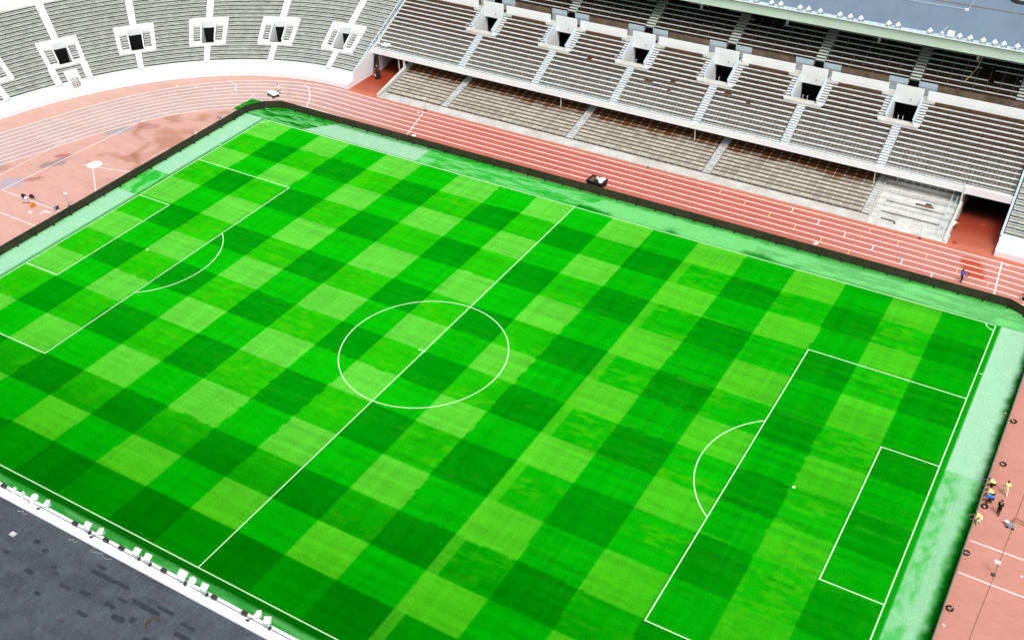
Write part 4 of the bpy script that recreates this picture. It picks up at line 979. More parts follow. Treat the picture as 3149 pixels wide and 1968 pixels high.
part_world(b, 'door_recess', M['concdark'], t)
# rail on the seam between curve and straight stand
t = thing('seam_rail', 'pale blue railing climbing the seam between curved and straight stands', 'railing', (-48, 50, 2)); b = MB()
b.bar((-48.05, 49.75, 2.08), (-48.05, 66.0, 10.3), .09, 6); b.bar((-48.05, 49.75, 1.65), (-48.05, 66.0, 9.85), .05, 5); b.bar((-48.05, 66, 10.3), (-48.05, 79, 16.9), .09, 6)
M['seam'] = mat('pale_blue_rail', (.62, .72, .80), .5, .06, 2); part_world(b, 'rail', M['seam'], t)
for k in range(16):
    y = 49.8 + k * 1.08; b = MB(); b.bar((-48.05, y, 1.0 + .505 * (y - 49.75)), (-48.05, y, 2.08 + .505 * (y - 49.75)), .03, 5); part_world(b, 'post', M['rail'], t)
b = MB(); b.box(-46.9, -45.6, 56.0, 56.9, FZ(56) + .3, FZ(56) + .5); o = b.build('white_board', M['white2']); tag(o, 'small white board lying on the front rows near the left seam', 'board')
# steel-blue mesh strip beside the seam
b = MB(); b.hexa([(-48.9, 50.9, 1.9), (-48.2, 50.9, 1.9), (-48.2, 66.0, 9.4), (-48.9, 66.0, 9.4), (-48.9, 50.9, 1.94), (-48.2, 50.9, 1.94), (-48.2, 66, 9.44), (-48.9, 66, 9.44)])
M['netting'] = mat('pale_netting', (.55, .62, .68), .6, .2, 4)
for v in []: pass

# right curve (only its first rows are in view)
def nocut(o): return []
curve_block(PR, nocut, 60, 89.7, CO0, CN, 'pale grey rows of the right curve at the frame edge', 'seating blocks of the right curve')
curve_wall(PR, 50, 90.0, 'low white ledge wall at the foot of the right curve', '', False)
t = thing('end_wall', 'white end wall of the right curve beside the red tunnel', 'wall', (49.4, 50, 0)); b = MB()
for (y0, a0, b0), (y1, a1, b1) in zip(pf[:5], pf[1:6]): b.hexa([(49.36, y0, 0), (49.52, y0, 0), (49.52, y1, 0), (49.36, y1, 0), (49.36, y0, b0), (49.52, y0, b0), (49.52, y1, b1), (49.36, y1, b1)])
b.hexa([(49.36, 54.6, 0), (49.52, 54.6, 0), (49.52, 66, 0), (49.36, 66, 0), (49.36, 54.6, 4.15), (49.52, 54.6, 4.15), (49.52, 66, 10.0), (49.36, 66, 10.0)])
part_world(b, 'wall', M['white'], t)
b = MB(); b.hexa([(49.33, 49.6, 2.0), (49.6, 49.6, 2.0), (49.6, 66, 10.2), (49.33, 66, 10.2), (49.33, 49.6, 2.12), (49.6, 49.6, 2.12), (49.6, 66, 10.32), (49.33, 66, 10.32)]); part_world(b, 'coping', M['bluepaint'], t)

# ---------------------------------------------------------------- near roof (bottom left)
M['felt'] = bpy.data.materials.new('worn_roof_felt'); M['felt'].use_nodes = True
def felt():
    nt = M['felt'].node_tree; b = nt.nodes['Principled BSDF']; b.inputs['Roughness'].default_value = .8; b.inputs['Specular IOR Level'].default_value = .25
    N = nt.nodes.new; L = nt.links.new
    tc = N('ShaderNodeTexCoord'); br = N('ShaderNodeTexBrick'); br.inputs['Scale'].default_value = 1.0; br.inputs['Brick Width'].default_value = 5.2; br.inputs['Row Height'].default_value = 1.02
    br.inputs['Mortar Size'].default_value = .012; br.inputs['Color1'].default_value = (*srgb(88, 94, 102, .75), 1); br.inputs['Color2'].default_value = (*srgb(72, 78, 87, .75), 1); br.inputs['Mortar'].default_value = (*srgb(54, 57, 64, .75), 1)
    L(tc.outputs['Object'], br.inputs['Vector'])
    def nz(sc, st, lo, hi, d=4):
        mp = N('ShaderNodeMapping'); mp.inputs['Scale'].default_value = st; L(tc.outputs['Object'], mp.inputs['Vector'])
        n = N('ShaderNodeTexNoise'); n.inputs['Scale'].default_value = sc; n.inputs['Detail'].default_value = d; L(mp.outputs['Vector'], n.inputs['Vector'])
        r = N('ShaderNodeMapRange'); r.inputs['From Min'].default_value = lo; r.inputs['From Max'].default_value = hi; L(n.outputs['Fac'], r.inputs['Value']); return r.outputs['Result']
    def mix(a, f, col, k):
        m = N('ShaderNodeMix'); m.data_type = 'RGBA'; L(a, m.inputs[6]); m.inputs[7].default_value = (*col, 1)
        q = N('ShaderNodeMath'); q.operation = 'MULTIPLY'; L(f, q.inputs[0]); q.inputs[1].default_value = k; L(q.outputs[0], m.inputs['Factor']); return m.outputs[2]
    c = mix(br.outputs['Color'], nz(.7, (1, 1, 1), .48, .68), srgb(98, 112, 122, .75), .55)
    c = mix(c, nz(1.3, (.4, 1.4, 1), .5, .7), srgb(82, 72, 84, .8), .5)
    c = mix(c, nz(5, (1, 1, 1), .5, .75), srgb(112, 128, 134, .75), .35)
    c = mix(c, nz(2.2, (3.0, .5, 1), .55, .72), srgb(106, 122, 130, .8), .5)
    c = mix(c, nz(9, (.3, 1, 1), .52, .7), srgb(60, 66, 74, .8), .4)
    L(c, b.inputs['Base Color'])
felt()
NR = thing('near_roof', 'dark weathered felt roof of the near stand with white edge', 'roof', (0, -44, 16))
b = MB(); b.hexa([(-70, -44.55, 15.7), (75, -44.55, 15.7), (75, -66, 16.5), (-70, -66, 16.5), (-70, -44.55, 15.98), (75, -44.55, 15.98), (75, -66, 16.9), (-70, -66, 16.9)][0:8]); part_world(b, 'deck', M['felt'], NR)
b = MB(); b.box(-70, 75, -44.56, -43.93, 15.72, 16.10); part_world(b, 'gutter', M['white2'], NR)
b = MB(); b.box(-70, 75, -43.86, -43.66, 15.9, 16.16); part_world(b, 'edge_rail', M['lamp'], NR)
b = MB(); b.box(-70, 75, -43.925, -43.865, 15.9, 16.06); part_world(b, 'gap', M['darkbox'], NR)
b = MB(); b.box(-70, 75, -43.9, -43.7, 14.6, 15.88); part_world(b, 'fascia', M['mint'], NR)
M['patch'] = mat('tar_patch', srgb(60, 63, 71, .75), .7, .25, 3, fine=.1)
def roofz(y): return 15.98 + (-44.55 - y) / 21.45 * .92
for i, (x, y, w, h_, a) in enumerate([]): pass
b = MB()
def dkpatch(x, y, L_, w, wob=.12):
    n = 16; i0 = len(b.v)
    for k in range(n):
        t_ = 2 * math.pi * k / n; cx_ = (abs(math.cos(t_)) ** .35) * math.copysign(1, math.cos(t_)); sy = (abs(math.sin(t_)) ** .5) * math.copysign(1, math.sin(t_))
        px = x + L_ / 2 * cx_ * (1 + random.uniform(-wob, wob) * .5); py = y + w / 2 * sy * (1 + random.uniform(-wob, wob)) + random.uniform(-.01, .01)
        b.v.append((px, py, roofz(py) + .006))
    b.f.append(tuple(range(i0, i0 + n))); b.m.append(0)
PATCHPX = [(7.6, -46.1, 2.3, .35), (9.3, -46.0, 1.4, .25), (4.1, -47.2, .5, .35), (4.6, -47.5, .6, .3), (6.9, -45.6, .9, .28), (2.4, -46.5, .5, .35), (12.1, -46.55, 2.5, .38), (13.4, -46.1, 1.5, .28), (10.3, -46.9, .9, .2), (15.8, -47.1, 1.4, .35), (15.6, -46.3, 1.3, .25), (17.4, -47.0, 1.2, .38), (9.9, -47.6, 1.0, .3), (7.7, -47.7, .9, .4), (11.2, -48.1, 1.1, .45), (12.1, -47.7, .5, .5), (6.1, -48.0, .9, .3), (16.3, -47.9, 1.5, .5), (14.2, -48.4, .9, .4), (3.0, -48.3, .8, .35), (1.2, -46.2, .6, .3), (8.9, -49.0, .9, .3), (5.0, -49.3, .6, .3), (0.2, -47.9, .5, .3)]
for p in PATCHPX: dkpatch(*p)
part_world(b, 'tar_patches', M['patch'], NR)
NR.children[-1]['kind'] = 'stuff'
b = MB(); b.box(-1.05, -.6, -46.75, -46.4, roofz(-46.6) - .02, roofz(-46.6) + .06); o = b.build('roof_tile', M['concrete']); tag(o, 'small pale square plate on the near roof at left edge', 'plate')
b = MB()
for k in range(9):
    t0 = R(60 + 22 * k); t1 = R(60 + 22 * (k + 1)); b.bar((13.4 + .33 * math.cos(t0), -47.3 + .45 * math.sin(t0), roofz(-47.3) + .07), (13.4 + .33 * math.cos(t1), -47.3 + .45 * math.sin(t1), roofz(-47.3) + .07), .06, 6)
o = b.build('drain_ring', mat('rusty_iron', (.10, .06, .035), .8, .3, 5)); tag(o, 'rusty curved drain guard on the near roof', 'drain')
for j, (x, y, dx) in enumerate([(-2.5, -44.8, .9), (2.9, -44.85, .7), (5.0, -44.82, 1.9)]):
    b = MB(); P = [(x + dx * k / 8, y - .1 * math.sin(k * 1.3) - .06 * (k % 2), roofz(y) + .03) for k in range(9)]; b.tube(P, .018, 4)
    o = b.build('loose_cable', M['cable']); tag(o, ['short loose cable on the near roof below the leftmost round floodlight', 'tangled loose cable on the near roof below the left square floodlight', 'longest loose cable curling over the near roof edge'][j], 'cable', 'loose cables on the near roof')
# the near stand that carries the roof
ns = thing('near_stand', 'lower body of the near stand under the dark roof', 'stand', (0, -55, 0))
b = MB(); b.hexa([(-50, -50, 0), (50, -50, 0), (50, -66, 0), (-50, -66, 0), (-50, -50, 1.5), (50, -50, 1.5), (50, -66, 11), (-50, -66, 11)]); part_world(b, 'terrace', M['concrete'], ns)
b = MB(); b.box(-50, 50, -66.5, -66.02, 0, 16.4); part_world(b, 'back_wall', M['concrete'], ns)
for k in range(9): b = MB(); xx = -48 + 12 * k; b.box(xx - .2, xx + .2, -52.4, -52, 0, 15.9); part_world(b, 'post', M['concrete'], ns)

# ---------------------------------------------------------------- floodlights
def lamp_square(s=.62, aim=0.0):
    t = thing('floodlight', 'x', 'floodlight')
    b = MB(); rot = Euler((R(35), 0, aim)).to_matrix(); c = Vector((0, .28, .52))
    pts = [c + rot @ Vector(p) for p in [(-s / 2, -s / 2, -.05), (s / 2, -s / 2, -.05), (s / 2, s / 2, -.05), (-s / 2, s / 2, -.05), (-s * .42, -s * .42, .17), (s * .42, -s * .42, .17), (s * .42, s * .42, .17), (-s * .42, s * .42, .17)]]
    b.hexa(pts); b.build('housing', M['lamp'], t)
    b = MB(); b.hexa([c + rot @ Vector(p) for p in [(-s * .46, -s * .46, -.08), (s * .46, -s * .46, -.08), (s * .46, s * .46, -.08), (-s * .46, s * .46, -.08), (-s * .46, -s * .46, -.052), (s * .46, -s * .46, -.052), (s * .46, s * .46, -.052), (-s * .46, s * .46, -.052)]]); b.build('lens', M['bluepaint'], t)
    b = MB(); b.bar((-s / 2 - .03, .2, .5), (-s / 2 - .03, 0, .05), .025); b.bar((s / 2 + .03, .2, .5), (s / 2 + .03, 0, .05), .025); b.bar((-s / 2 - .03, 0, .05), (s / 2 + .03, 0, .05), .03); b.box(-.12, .12, -.15, .1, 0, .08); b.build('bracket', M['lampd'], t)
    b = MB(); b.box(s / 2 + .06, s / 2 + .18, -.2, .12, .05, .28); b.build('gear_box', M['darkbox'], t)
    return t
def lamp_dome(s=.33):
    t = thing('floodlight', 'x', 'floodlight'); b = MB(); b.sphere((0, .32, .48), s, s, s, 16, 10); b.build('reflector', M['lamp'], t, smooth=True)
    b = MB(); b.bar((-.05, .2, .4), (-.18, -.02, .02), .10, 10, r2=.2); b.build('neck', M['lamp'], t); b = MB(); b.bar((-.35, -.05, .04), (.3, -.05, .04), .03); b.box(-.45, -.38, -.25, -.02, 0, .1, 0); b.build('bracket', M['lampd'], t)
    return t
def lamp_cone(s=.34):
    t = thing('floodlight', 'x', 'floodlight'); b = MB(); b.bar((-.12, .05, .22), (.28, .42, .52), .10, 16, r2=s); b.sphere((.28, .42, .52), s, s, .05, 14, 5, rot=Euler((R(50), 0, R(-50))).to_matrix()); b.build('reflector', M['lamp'], t)
    b = MB(); b.bar((-.12, .05, .22), (-.5, -.3, .05), .035); b.box(-.6, -.3, -.35, -.2, 0, .08); b.build('bracket', M['darkbox'], t)
    return t
def lamp_small():
    t = thing('floodlight', 'x', 'floodlight'); b = MB(); b.bar((0, .1, .25), (.1, .32, .38), .08, 10, r2=.19); b.build('reflector', M['lamp'], t); b = MB(); b.bar((0, .1, .25), (.3, -.1, .03), .03); b.bar((-.3, -.25, .05), (.35, .2, .12), .03); b.build('bracket', M['lamp'], t); return t
def clamp():
    t = thing('control_box', 'x', 'box'); b = MB(); b.box(-.22, .22, -.16, .16, 0, .30); b.build('case', M['darkbox'], t); b = MB(); b.box(-.28, .28, -.05, .05, -.03, .0); b.bar((-.15, -.2, .05), (-.15, -.2, .3), .03); b.bar((.1, .2, .05), (.1, .2, .3), .03); b.build('strap', M['lampd'], t); return t
ND = {'sq': lamp_square, 'dome': lamp_dome, 'cone': lamp_cone, 'small': lamp_small, 'clamp': clamp, 'big': lambda: lamp_square(.85), 'sqv': lambda: lamp_square(.6, .5)}
GR = 'floodlights along the near roof edge'
near = [('clamp', -5.12, 'dark control box on the near roof rail at the left frame edge'), ('small', -4.1, 'smallest white lamp leaning out at the left end of the near roof'), ('small', -3.2, 'small white lamp just left of the first round floodlight'),
        ('dome', -1.94, 'white ball shaped floodlight nearest the left end of the near roof'), ('cone', -.83, 'white cone shaped floodlight right beside the leftmost ball shaped one'), ('clamp', 2.39, 'dark control box left of the leftmost square floodlight'),
        ('sq', 3.59, 'leftmost white square floodlight on the near roof edge'), ('cone', 4.62, 'white cone shaped floodlight right of the leftmost square one'), ('clamp', 5.49, 'dark control box right of the second cone shaped floodlight'), ('clamp', 6.99, 'dark control box left of the middle pair of square floodlights'),
        ('sq', 8.39, 'left one of the middle pair of square floodlights on the near roof'), ('sq', 9.42, 'right one of the middle pair of square floodlights on the near roof'), ('clamp', 10.99, 'dark control box left of the largest white floodlight'), ('big', 12.57, 'largest boxy white floodlight on the near roof edge'),
        ('dome', 13.48, 'white ball shaped floodlight right of the largest floodlight'), ('sq', 14.59, 'white square floodlight right of the second ball shaped one'), ('clamp', 15.53, 'dark control box right of the fourth square floodlight'), ('clamp', 18.15, 'dark control box left of the rightmost cone shaped floodlight'),
        ('cone', 18.98, 'rightmost white cone shaped floodlight on the near roof edge'), ('sqv', 20.0, 'rightmost square floodlight turned sideways on the near roof edge')]
protos = {}
for kind, x, lb in near:
    if kind not in protos: t = ND[kind](); protos[kind] = t
    else: t = copy_tree(protos[kind])
    t.scale = (.82, .82, .82); t.location = (x, -43.86 if kind == 'clamp' else -43.9, 16.16 if kind == 'clamp' else 16.12); t['label'] = lb; t['category'] = 'box' if kind == 'clamp' else 'floodlight'
    t['group'] = 'control boxes along the near roof edge' if kind == 'clamp' else GR
def lamp_far():
    t = thing('roof_floodlight', 'x', 'floodlight'); s = .29; b = MB(); c = Vector((0, .0, .42)); n = Vector((-.0, -.75, .25)).normalized(); q = n.to_track_quat('Z', 'Y').to_matrix() @ Matrix.Rotation(R(45), 3, 'Z')
    b.hexa([c + q @ Vector(p) for p in [(-s, -s, 0), (s, -s, 0), (s, s, 0), (-s, s, 0)]] + [c + q @ Vector(p) for p in [(-s * .6, -s * .6, .25), (s * .6, -s * .6, .25), (s * .6, s * .6, .25), (-s * .6, s * .6, .25)]]); b.build('housing', M['lamp'], t)
    b = MB(); b.bar((-.3, 0, .35), (-.1, .1, 0), .03); b.bar((.3, 0, .35), (.1, .1, 0), .03); b.box(.32, .46, -.1, .1, 0, .3); b.build('bracket', M['lampd'], t); return t
fx = [4.9, 6.2, 7.5, 9.3, 10.4, 12.3, 13.6, 15.4, 17.2, 18.6, 20.1, 21.7, 23.0, 24.3, 26.0, 27.6, 29.0, 30.1, 31.3, 33.6, 37.3, 38.6, 40.1, 41.5, 42.6, 44.2, 45.5]
fx = [4.9, 6.6, 8.3, 9.9, 12.1, 13.4, 16.1, 17.3, 18.9, 21.6, 23.0, 24.4, 28.1, 29.3, 33.4, 37.1, 38.4, 40.0, 41.4, 42.5, 44.1, 45.4]
FP = lamp_far()
for i, x in enumerate(fx):
    t = FP if i == 0 else copy_tree(FP)
    t.location = (x, 67.75, 17.46); t.rotation_euler.z = R([8, -10, 4][i % 3]); t['label'] = f'{ORD[i]} white diamond shaped floodlight from the left on the far roof gutter'; t['group'] = 'floodlights along the far roof edge'
t = thing('loudspeaker', 'large flat white box lying between floodlights on the far roof gutter', 'box', (36.0, 67.75, 17.46)); b = MB(); b.hexa([(-.42, -.38, .25), (.42, -.38, .25), (.45, .35, .25), (-.38, .35, .25), (-.4, -.3, .7), (.4, -.3, .7), (.42, .38, .78), (-.36, .38, .78)]); b.build('case', M['lamp'], t); b = MB(); b.box(-.4, .4, -.3, .3, .0, .22); b.build('stand', M['bluepaint'], t)
t = thing('aerial_mast', 'white star shaped aerial with slanted stick on the far roof gutter', 'aerial', (34.9, 67.75, 17.46)); b = MB()
for k in range(5): a = 2 * math.pi * k / 5 + .3; b.hexa([(-.0, -.06, .4), (.06, 0, .4), (.0, .06, .4), (-.06, 0, .4)] + [(.38 * math.cos(a) + dx, -.1, .4 + .38 * math.sin(a) + dz) for dx, dz in ((-.03, 0), (0, -.03), (.03, 0), (0, .03))])
b.sphere((0, 0, .4), .22, .15, .22, 8, 6); b.build('star', M['lamp'], t); b = MB(); b.bar((.1, .1, .6), (.45, .5, 1.15), .05); b.bar((0, 0, 0), (0, 0, .4), .05); b.build('mast', M['concrete'], t)

# ---------------------------------------------------------------- people
SK = [mat('skin', (.50, .31, .22), .6, .08, 8), mat('skin_dark', (.14, .085, .06), .6, .1, 8)]
CLO = {'hivis': mat('hivis_yellow', (.80, .88, .28), .7, .12, 8), 'hivisp': mat('hivis_pale', (.84, .86, .58), .7, .12, 8), 'black': mat('black_cloth', (.012, .011, .012), .85, .3, 8), 'blue': mat('blue_cloth', (.04, .22, .72), .8, .15, 8),
       'violet': mat('violet_blue_cloth', (.12, .10, .62), .8, .15, 8), 'maroon': mat('maroon_cloth', (.05, .008, .012), .85, .2, 8), 'dkred': mat('dark_trousers', (.035, .01, .015), .85, .2, 8), 'white': mat('white_cloth', (.80, .82, .82), .8, .08, 8), 'grey': mat('grey_cloth', (.30, .33, .36), .8, .15, 8), 'hair': mat('dark_hair', (.03, .02, .015), .8, .3, 20), 'shoe': mat('shoe_leather', (.02, .018, .016), .6, .2, 9), 'green': mat('green_cloth', (.03, .09, .03), .85, .2, 8)}
def person(label, loc, rz, top, legs, lean=0.0, crouch=0.0, twist=0.0, knees=(0.15, 0.1), stride=0.0, arms=((.25, .6), (.25, .6)), skin=0, hat=None, vest=None, group=None, H=1.86):
    """arms: (shoulder swing forward in rad, elbow bend) left,right"""
    t = thing('person', label, 'person', loc, rz, group)
    k = H / 1.78
    hipz = (.93 - crouch) * k
    V = []; E = []; RAD = []; Mi = []
    def add(p, r, par, m): V.append(Vector(p)); RAD.append(r * (1.28 if m in 'tl' else 1.0)); Mi.append(m); (E.append((par, len(V) - 1)) if par is not None else None); return len(V) - 1
    up = Vector((0, math.sin(lean), math.cos(lean)))
    fw = Vector((0, math.cos(lean), -math.sin(lean)))
    pel = Vector((0, -0.10 * (1 if crouch > .2 else 0) - .12 * math.sin(lean), hipz))
    P = add(pel, .135 * k, None, 'l')
    w = add(pel + up * .16 * k, .125 * k, P, 't'); c = add(pel + up * .36 * k, .155 * k, w, 't'); sh = add(pel + up * .50 * k, .10 * k, c, 't')
    nk = add(pel + up * .57 * k + fw * .01, .052 * k, sh, 's'); hd = pel + up * .70 * k + fw * .03 * k; h1 = add(pel + up * .64 * k + fw * .02, .075 * k, nk, 's'); h2 = add(hd, .10 * k, h1, 's'); h3 = add(hd + up * .09 * k, .085 * k, h2, 's')
    nose = add(hd + fw * .10 * k, .016 * k, h2, 's')
    foot_pts = []
    for s, i in ((-1, 0), (1, 1)):
        st = stride * (1 if i == 0 else -1)
        foot = Vector((s * .10 * k, st, .07)); hj = pel + Vector((s * .09 * k, 0, -.03)); L1 = .43 * k; L2 = .43 * k
        d = foot - hj; dist = min(d.length, (L1 + L2) * .999); a = math.acos(max(-1, min(1, (L1 ** 2 + dist ** 2 - L2 ** 2) / (2 * L1 * dist))))
        u = d.normalized(); f = Vector((0, 1, 0)); f = (f - u * f.dot(u)).normalized(); kn = hj + (u * math.cos(a) + f * math.sin(a)) * L1
        a0 = add(hj, .10 * k, P, 'l'); a1 = add(hj.lerp(kn, .5), .085 * k, a0, 'l'); a2 = add(kn, .062 * k, a1, 'l'); a3 = add(kn.lerp(foot, .4), .058 * k, a2, 'l'); a4 = add(foot, .042 * k, a3, 'l'); a5 = add(foot + Vector((s * .02, .15 * k, -.035)), .038 * k, a4, 'b')
    hands = []
    for s, i in ((-1, 0), (1, 1)):
        sw, el = arms[i]; sj = pel + up * .49 * k + Vector((s * .175 * k, 0, 0))
        base = math.pi
        def dirv(ang): # angle from hanging straight down (world), forward positive
            return Vector((s * .12, math.sin(ang), -math.cos(ang))).normalized()
        ej = sj + dirv(sw) * .29 * k; hj = ej + dirv(sw + el) * .25 * k; hand = hj + dirv(sw + el) * .09 * k
        b0 = add(sj, .062 * k, sh, 't'); b1 = add(sj.lerp(ej, .5), .05 * k, b0, 't'); b2 = add(ej, .042 * k, b1, 't'); b3 = add(hj, .028 * k, b2, 's'); b4 = add(hand, .030 * k, b3, 's'); hands.append(hand)
        dv = dirv(sw + el); sd = Vector((s, 0, 0)).cross(dv).normalized() if abs(dv.x) < .9 else Vector((0, 1, 0)); lat = sd
        for q, (off, ln) in enumerate(((-.030, .07), (-.010, .082), (.010, .078), (.028, .062))):
            f0 = add(hand + lat * off * k + dv * .03 * k, .010 * k, b4, 's'); f1 = add(hand + lat * off * k + dv * (.03 + ln) * k + Vector((-s * .015, 0, 0)), .008 * k, f0, 's')
        f0 = add(hand + lat * .045 * k - dv * .005, .011 * k, b4, 's'); add(hand + lat * .07 * k + dv * .03 * k, .009 * k, f0, 's')
    me = bpy.data.meshes.new('body'); me.from_pydata([tuple(v) for v in V], E, []); o = bpy.data.objects.new('body_skel', me); COL.objects.link(o)
    m1 = o.modifiers.new('s', 'SKIN'); m2 = o.modifiers.new('u', 'SUBSURF'); m2.levels = 1; m2.render_levels = 1
    for i, v in enumerate(me.skin_vertices[0].data): v.radius = (RAD[i], RAD[i]); v.use_root = (i == 0)
    dg = bpy.context.evaluated_depsgraph_get(); me2 = bpy.data.meshes.new_from_object(o.evaluated_get(dg)); bpy.data.objects.remove(o, do_unlink=True)
    me2.name = 'body'; me2.materials.clear()
    mats = [SK[skin], CLO[top], CLO[legs], CLO['shoe'] if top != 'hivis' else CLO['shoe']]
    for q in mats: me2.materials.append(q)
    key = {'s': 0, 't': 1, 'l': 2, 'b': 3}
    segs = [(V[a], V[b_], Mi[b_]) for a, b_ in E]
    for p in me2.polygons:
        cc = Vector(p.center); best = 1e9; mi = 0
        for A, B, m_ in segs:
            ab = B - A; tt = max(0, min(1, (cc - A).dot(ab) / max(ab.length_squared, 1e-9))); dd = (A + ab * tt - cc).length
            if dd < best: best = dd; mi = key[m_]
        p.material_index = mi; p.use_smooth = True
    ob = bpy.data.objects.new('body', me2); COL.objects.link(ob); ob.parent = t
    # hair or hat
    b = MB(); rot = Euler((-lean, 0, 0)).to_matrix(); hc = hd + up * .055 * k - fw * .015 * k
    b.sphere(hc, .105 * k, .115 * k, .085 * k, 10, 6, rot=rot); b.build('hat' if hat else 'hair', CLO[hat] if hat else CLO['hair'], t, smooth=True)
    b = MB()
    for s in (-1, 1): b.sphere(hd + fw * .092 * k + Vector((s * .033 * k, 0, 0)) + up * .02 * k, .012 * k, n=6, m=4)
    b.build('eyes', CLO['black'], t)
    if vest:
        b = MB(); mid = pel + up * .30 * k; b.sphere(mid, .185 * k, .165 * k, .27 * k, 12, 8, rot=rot); b.build('vest', CLO[vest], t, smooth=True)
    return t, hands
person('person in blue jersey and dark trousers carrying a hoop on the track', (47.2, 40.5, 0), R(-50), 'violet', 'dkred', skin=1, arms=((.7, .9), (.9, .6)), stride=.08)
t = thing('metal_hoop', 'dark round hoop held by the person in the blue jersey', 'hoop', (47.62, 40.78, 1.15)); b = MB(); b.torus((0, 0, 0), .30, .045, rot=Euler((R(35), R(20), 0)).to_matrix(), n=22, m=7); b.build('ring', M['darkbox'], t); b = MB(); b.bar((-.3, 0, 0), (.3, 0, 0), .012); b.build('spoke', M['darkbox'], t)
GP = 'workers by the right-hand fence'
person('crouching worker in yellow hi-vis jacket nearest the top of the group', (57.35, 8.85, 0), R(95), 'hivis', 'black', lean=.95, crouch=.48, arms=((.7, .5), (.9, .3)), group=GP)
person('worker in yellow hi-vis bending over behind the blue shirted worker', (57.5, 7.3, 0), R(100), 'hivis', 'black', lean=1.15, crouch=.25, arms=((.8, .4), (.7, .5)), group=GP)
person('worker in bright blue shirt bending over the fence', (57.55, 6.6, 0), R(100), 'blue', 'black', lean=1.05, crouch=.22, arms=((1.0, .2), (.9, .3)), stride=.2, group=GP)
person('worker in yellow hi-vis top and pale trousers leaning over the fence', (57.25, 3.6, 0), R(110), 'hivis', 'hivisp', lean=.9, crouch=.10, arms=((.6, .5), (.7, .3)), stride=.15, group=GP)
person('person in full yellow hi-vis suit walking on the red apron', (58.55, 8.3, 0), R(20), 'hivis', 'hivisp', arms=((.3, .3), (-.2, .3)), stride=.22, hat=None, group=GP)
person('bald person dressed all in black standing on the red apron', (58.5, 5.6, 0), R(170), 'black', 'black', arms=((.2, .3), (.1, .25)), stride=.15, group=GP)[0].children[1].data.materials[0] = SK[0]
# walker with trolley at the far corner
person('person in white clothes pulling a cart across the far corner of the track', (-56.2, 41.7, 0), R(120), 'white', 'white', lean=.25, arms=((.8, .3), (.5, .4)), stride=.28)
t = thing('hand_cart', 'low four wheeled cart with pale flat load on the far corner of the track', 'cart', (-56.75, 40.75, 0), R(-16))
b = MB(); b.box(-.95, .95, -.5, .5, .50, .62); b.build('bed', M['white2'], t)
b = MB(); b.box(-.8, .5, -.42, .38, .621, .72); b.sphere((.3, 0, .75), .3, .25, .12, 8, 5); b.build('load', M['treadc'], t)
for s in (-1, 1):
    for u in (-1, 1):
        b = MB(); b.torus((s * .68, u * .46, .23), .17, .06, rot=Euler((R(90), 0, 0)).to_matrix(), n=16); b.bar((s * .68, u * .40, .23), (s * .68, u * .52, .23), .1, 10); b.build('wheel', M['black'], t)
b = MB(); b.bar((.3, .45, .55), (.55, 1.1, 1.05), .03); b.bar((.1, .45, .55), (.35, 1.1, 1.05), .03); b.bar((.3, 1.1, 1.05), (.6, 1.1, 1.05), .03); b.build('handle', M['darkbox'], t)
b = MB(); b.box(-.85, .85, -.45, .45, .34, .46); b.build('chassis', M['black'], t)
# frame / transparent cage next to the walker
t = thing('wire_cage', 'tall pale wire frame standing beside the cart on the track', 'frame', (-55.0, 41.9, 0), R(-10)); b = MB()
for a, c_ in [((0, 0, 0), (0, 0, 1.9)), ((.8, 0, 0), (.8, 0, 1.9)), ((0, .5, 0), (0, .5, 1.9)), ((.8, .5, 0), (.8, .5, 1.9)), ((0, 0, 1.9), (.8, 0, 1.9)), ((0, .5, 1.9), (.8, .5, 1.9)), ((0, 0, 1.9), (0, .5, 1.9)), ((.8, 0, 1.9), (.8, .5, 1.9)), ((0, 0, .1), (.8, 0, .1)), ((0, 0, .8), (.8, 0, .8)), ((0, 0, 1.35), (.8, 0, 1.35))]: b.bar(a, c_, .02, 5)
b.build('frame', M['concrete'], t)
# person at the mouth of the left tunnel
person('person in dark maroon top standing at the door of the left tunnel', (-47.0, 54.6, 0), R(200), 'maroon', 'black', lean=.35, arms=((.9, .5), (1.0, .4)), hat='grey')
t = thing('push_machine', 'small black wheeled machine with two white fronts in the left tunnel', 'machine', (-46.3, 53.7, 0), R(-40)); b = MB(); b.hexa([(-.35, -.45, .15), (.35, -.45, .15), (.35, .45, .15), (-.35, .45, .15), (-.25, -.35, .75), (.25, -.35, .75), (.3, .3, .95), (-.3, .3, .95)]); b.build('body', M['black'], t)
for s in (-1, 1):
    b = MB(); b.torus((s * .38, -.3, .2), .15, .06, rot=Euler((0, R(90), 0)).to_matrix(), n=14); b.build('wheel', M['black'], t)
    b = MB(); b.sphere((s * .17, -.42, .55), .12, .08, .14, 9, 6); b.build('white_canister', M['lamp'], t)
b = MB(); b.bar((-.25, .4, .8), (-.25, .8, 1.05), .025); b.bar((.25, .4, .8), (.25, .8, 1.05), .025); b.bar((-.25, .8, 1.05), (.25, .8, 1.05), .03); b.build('handle', M['darkbox'], t)
# a worker sitting at the tunnel wall (hi-vis) on the right
person('seated worker in pale hi-vis clothes on the wall beside the right tunnel', (43.75, 51.7, .1), R(-20), 'hivisp', 'green', lean=.5, crouch=.5, arms=((.8, .4), (.9, .3)))

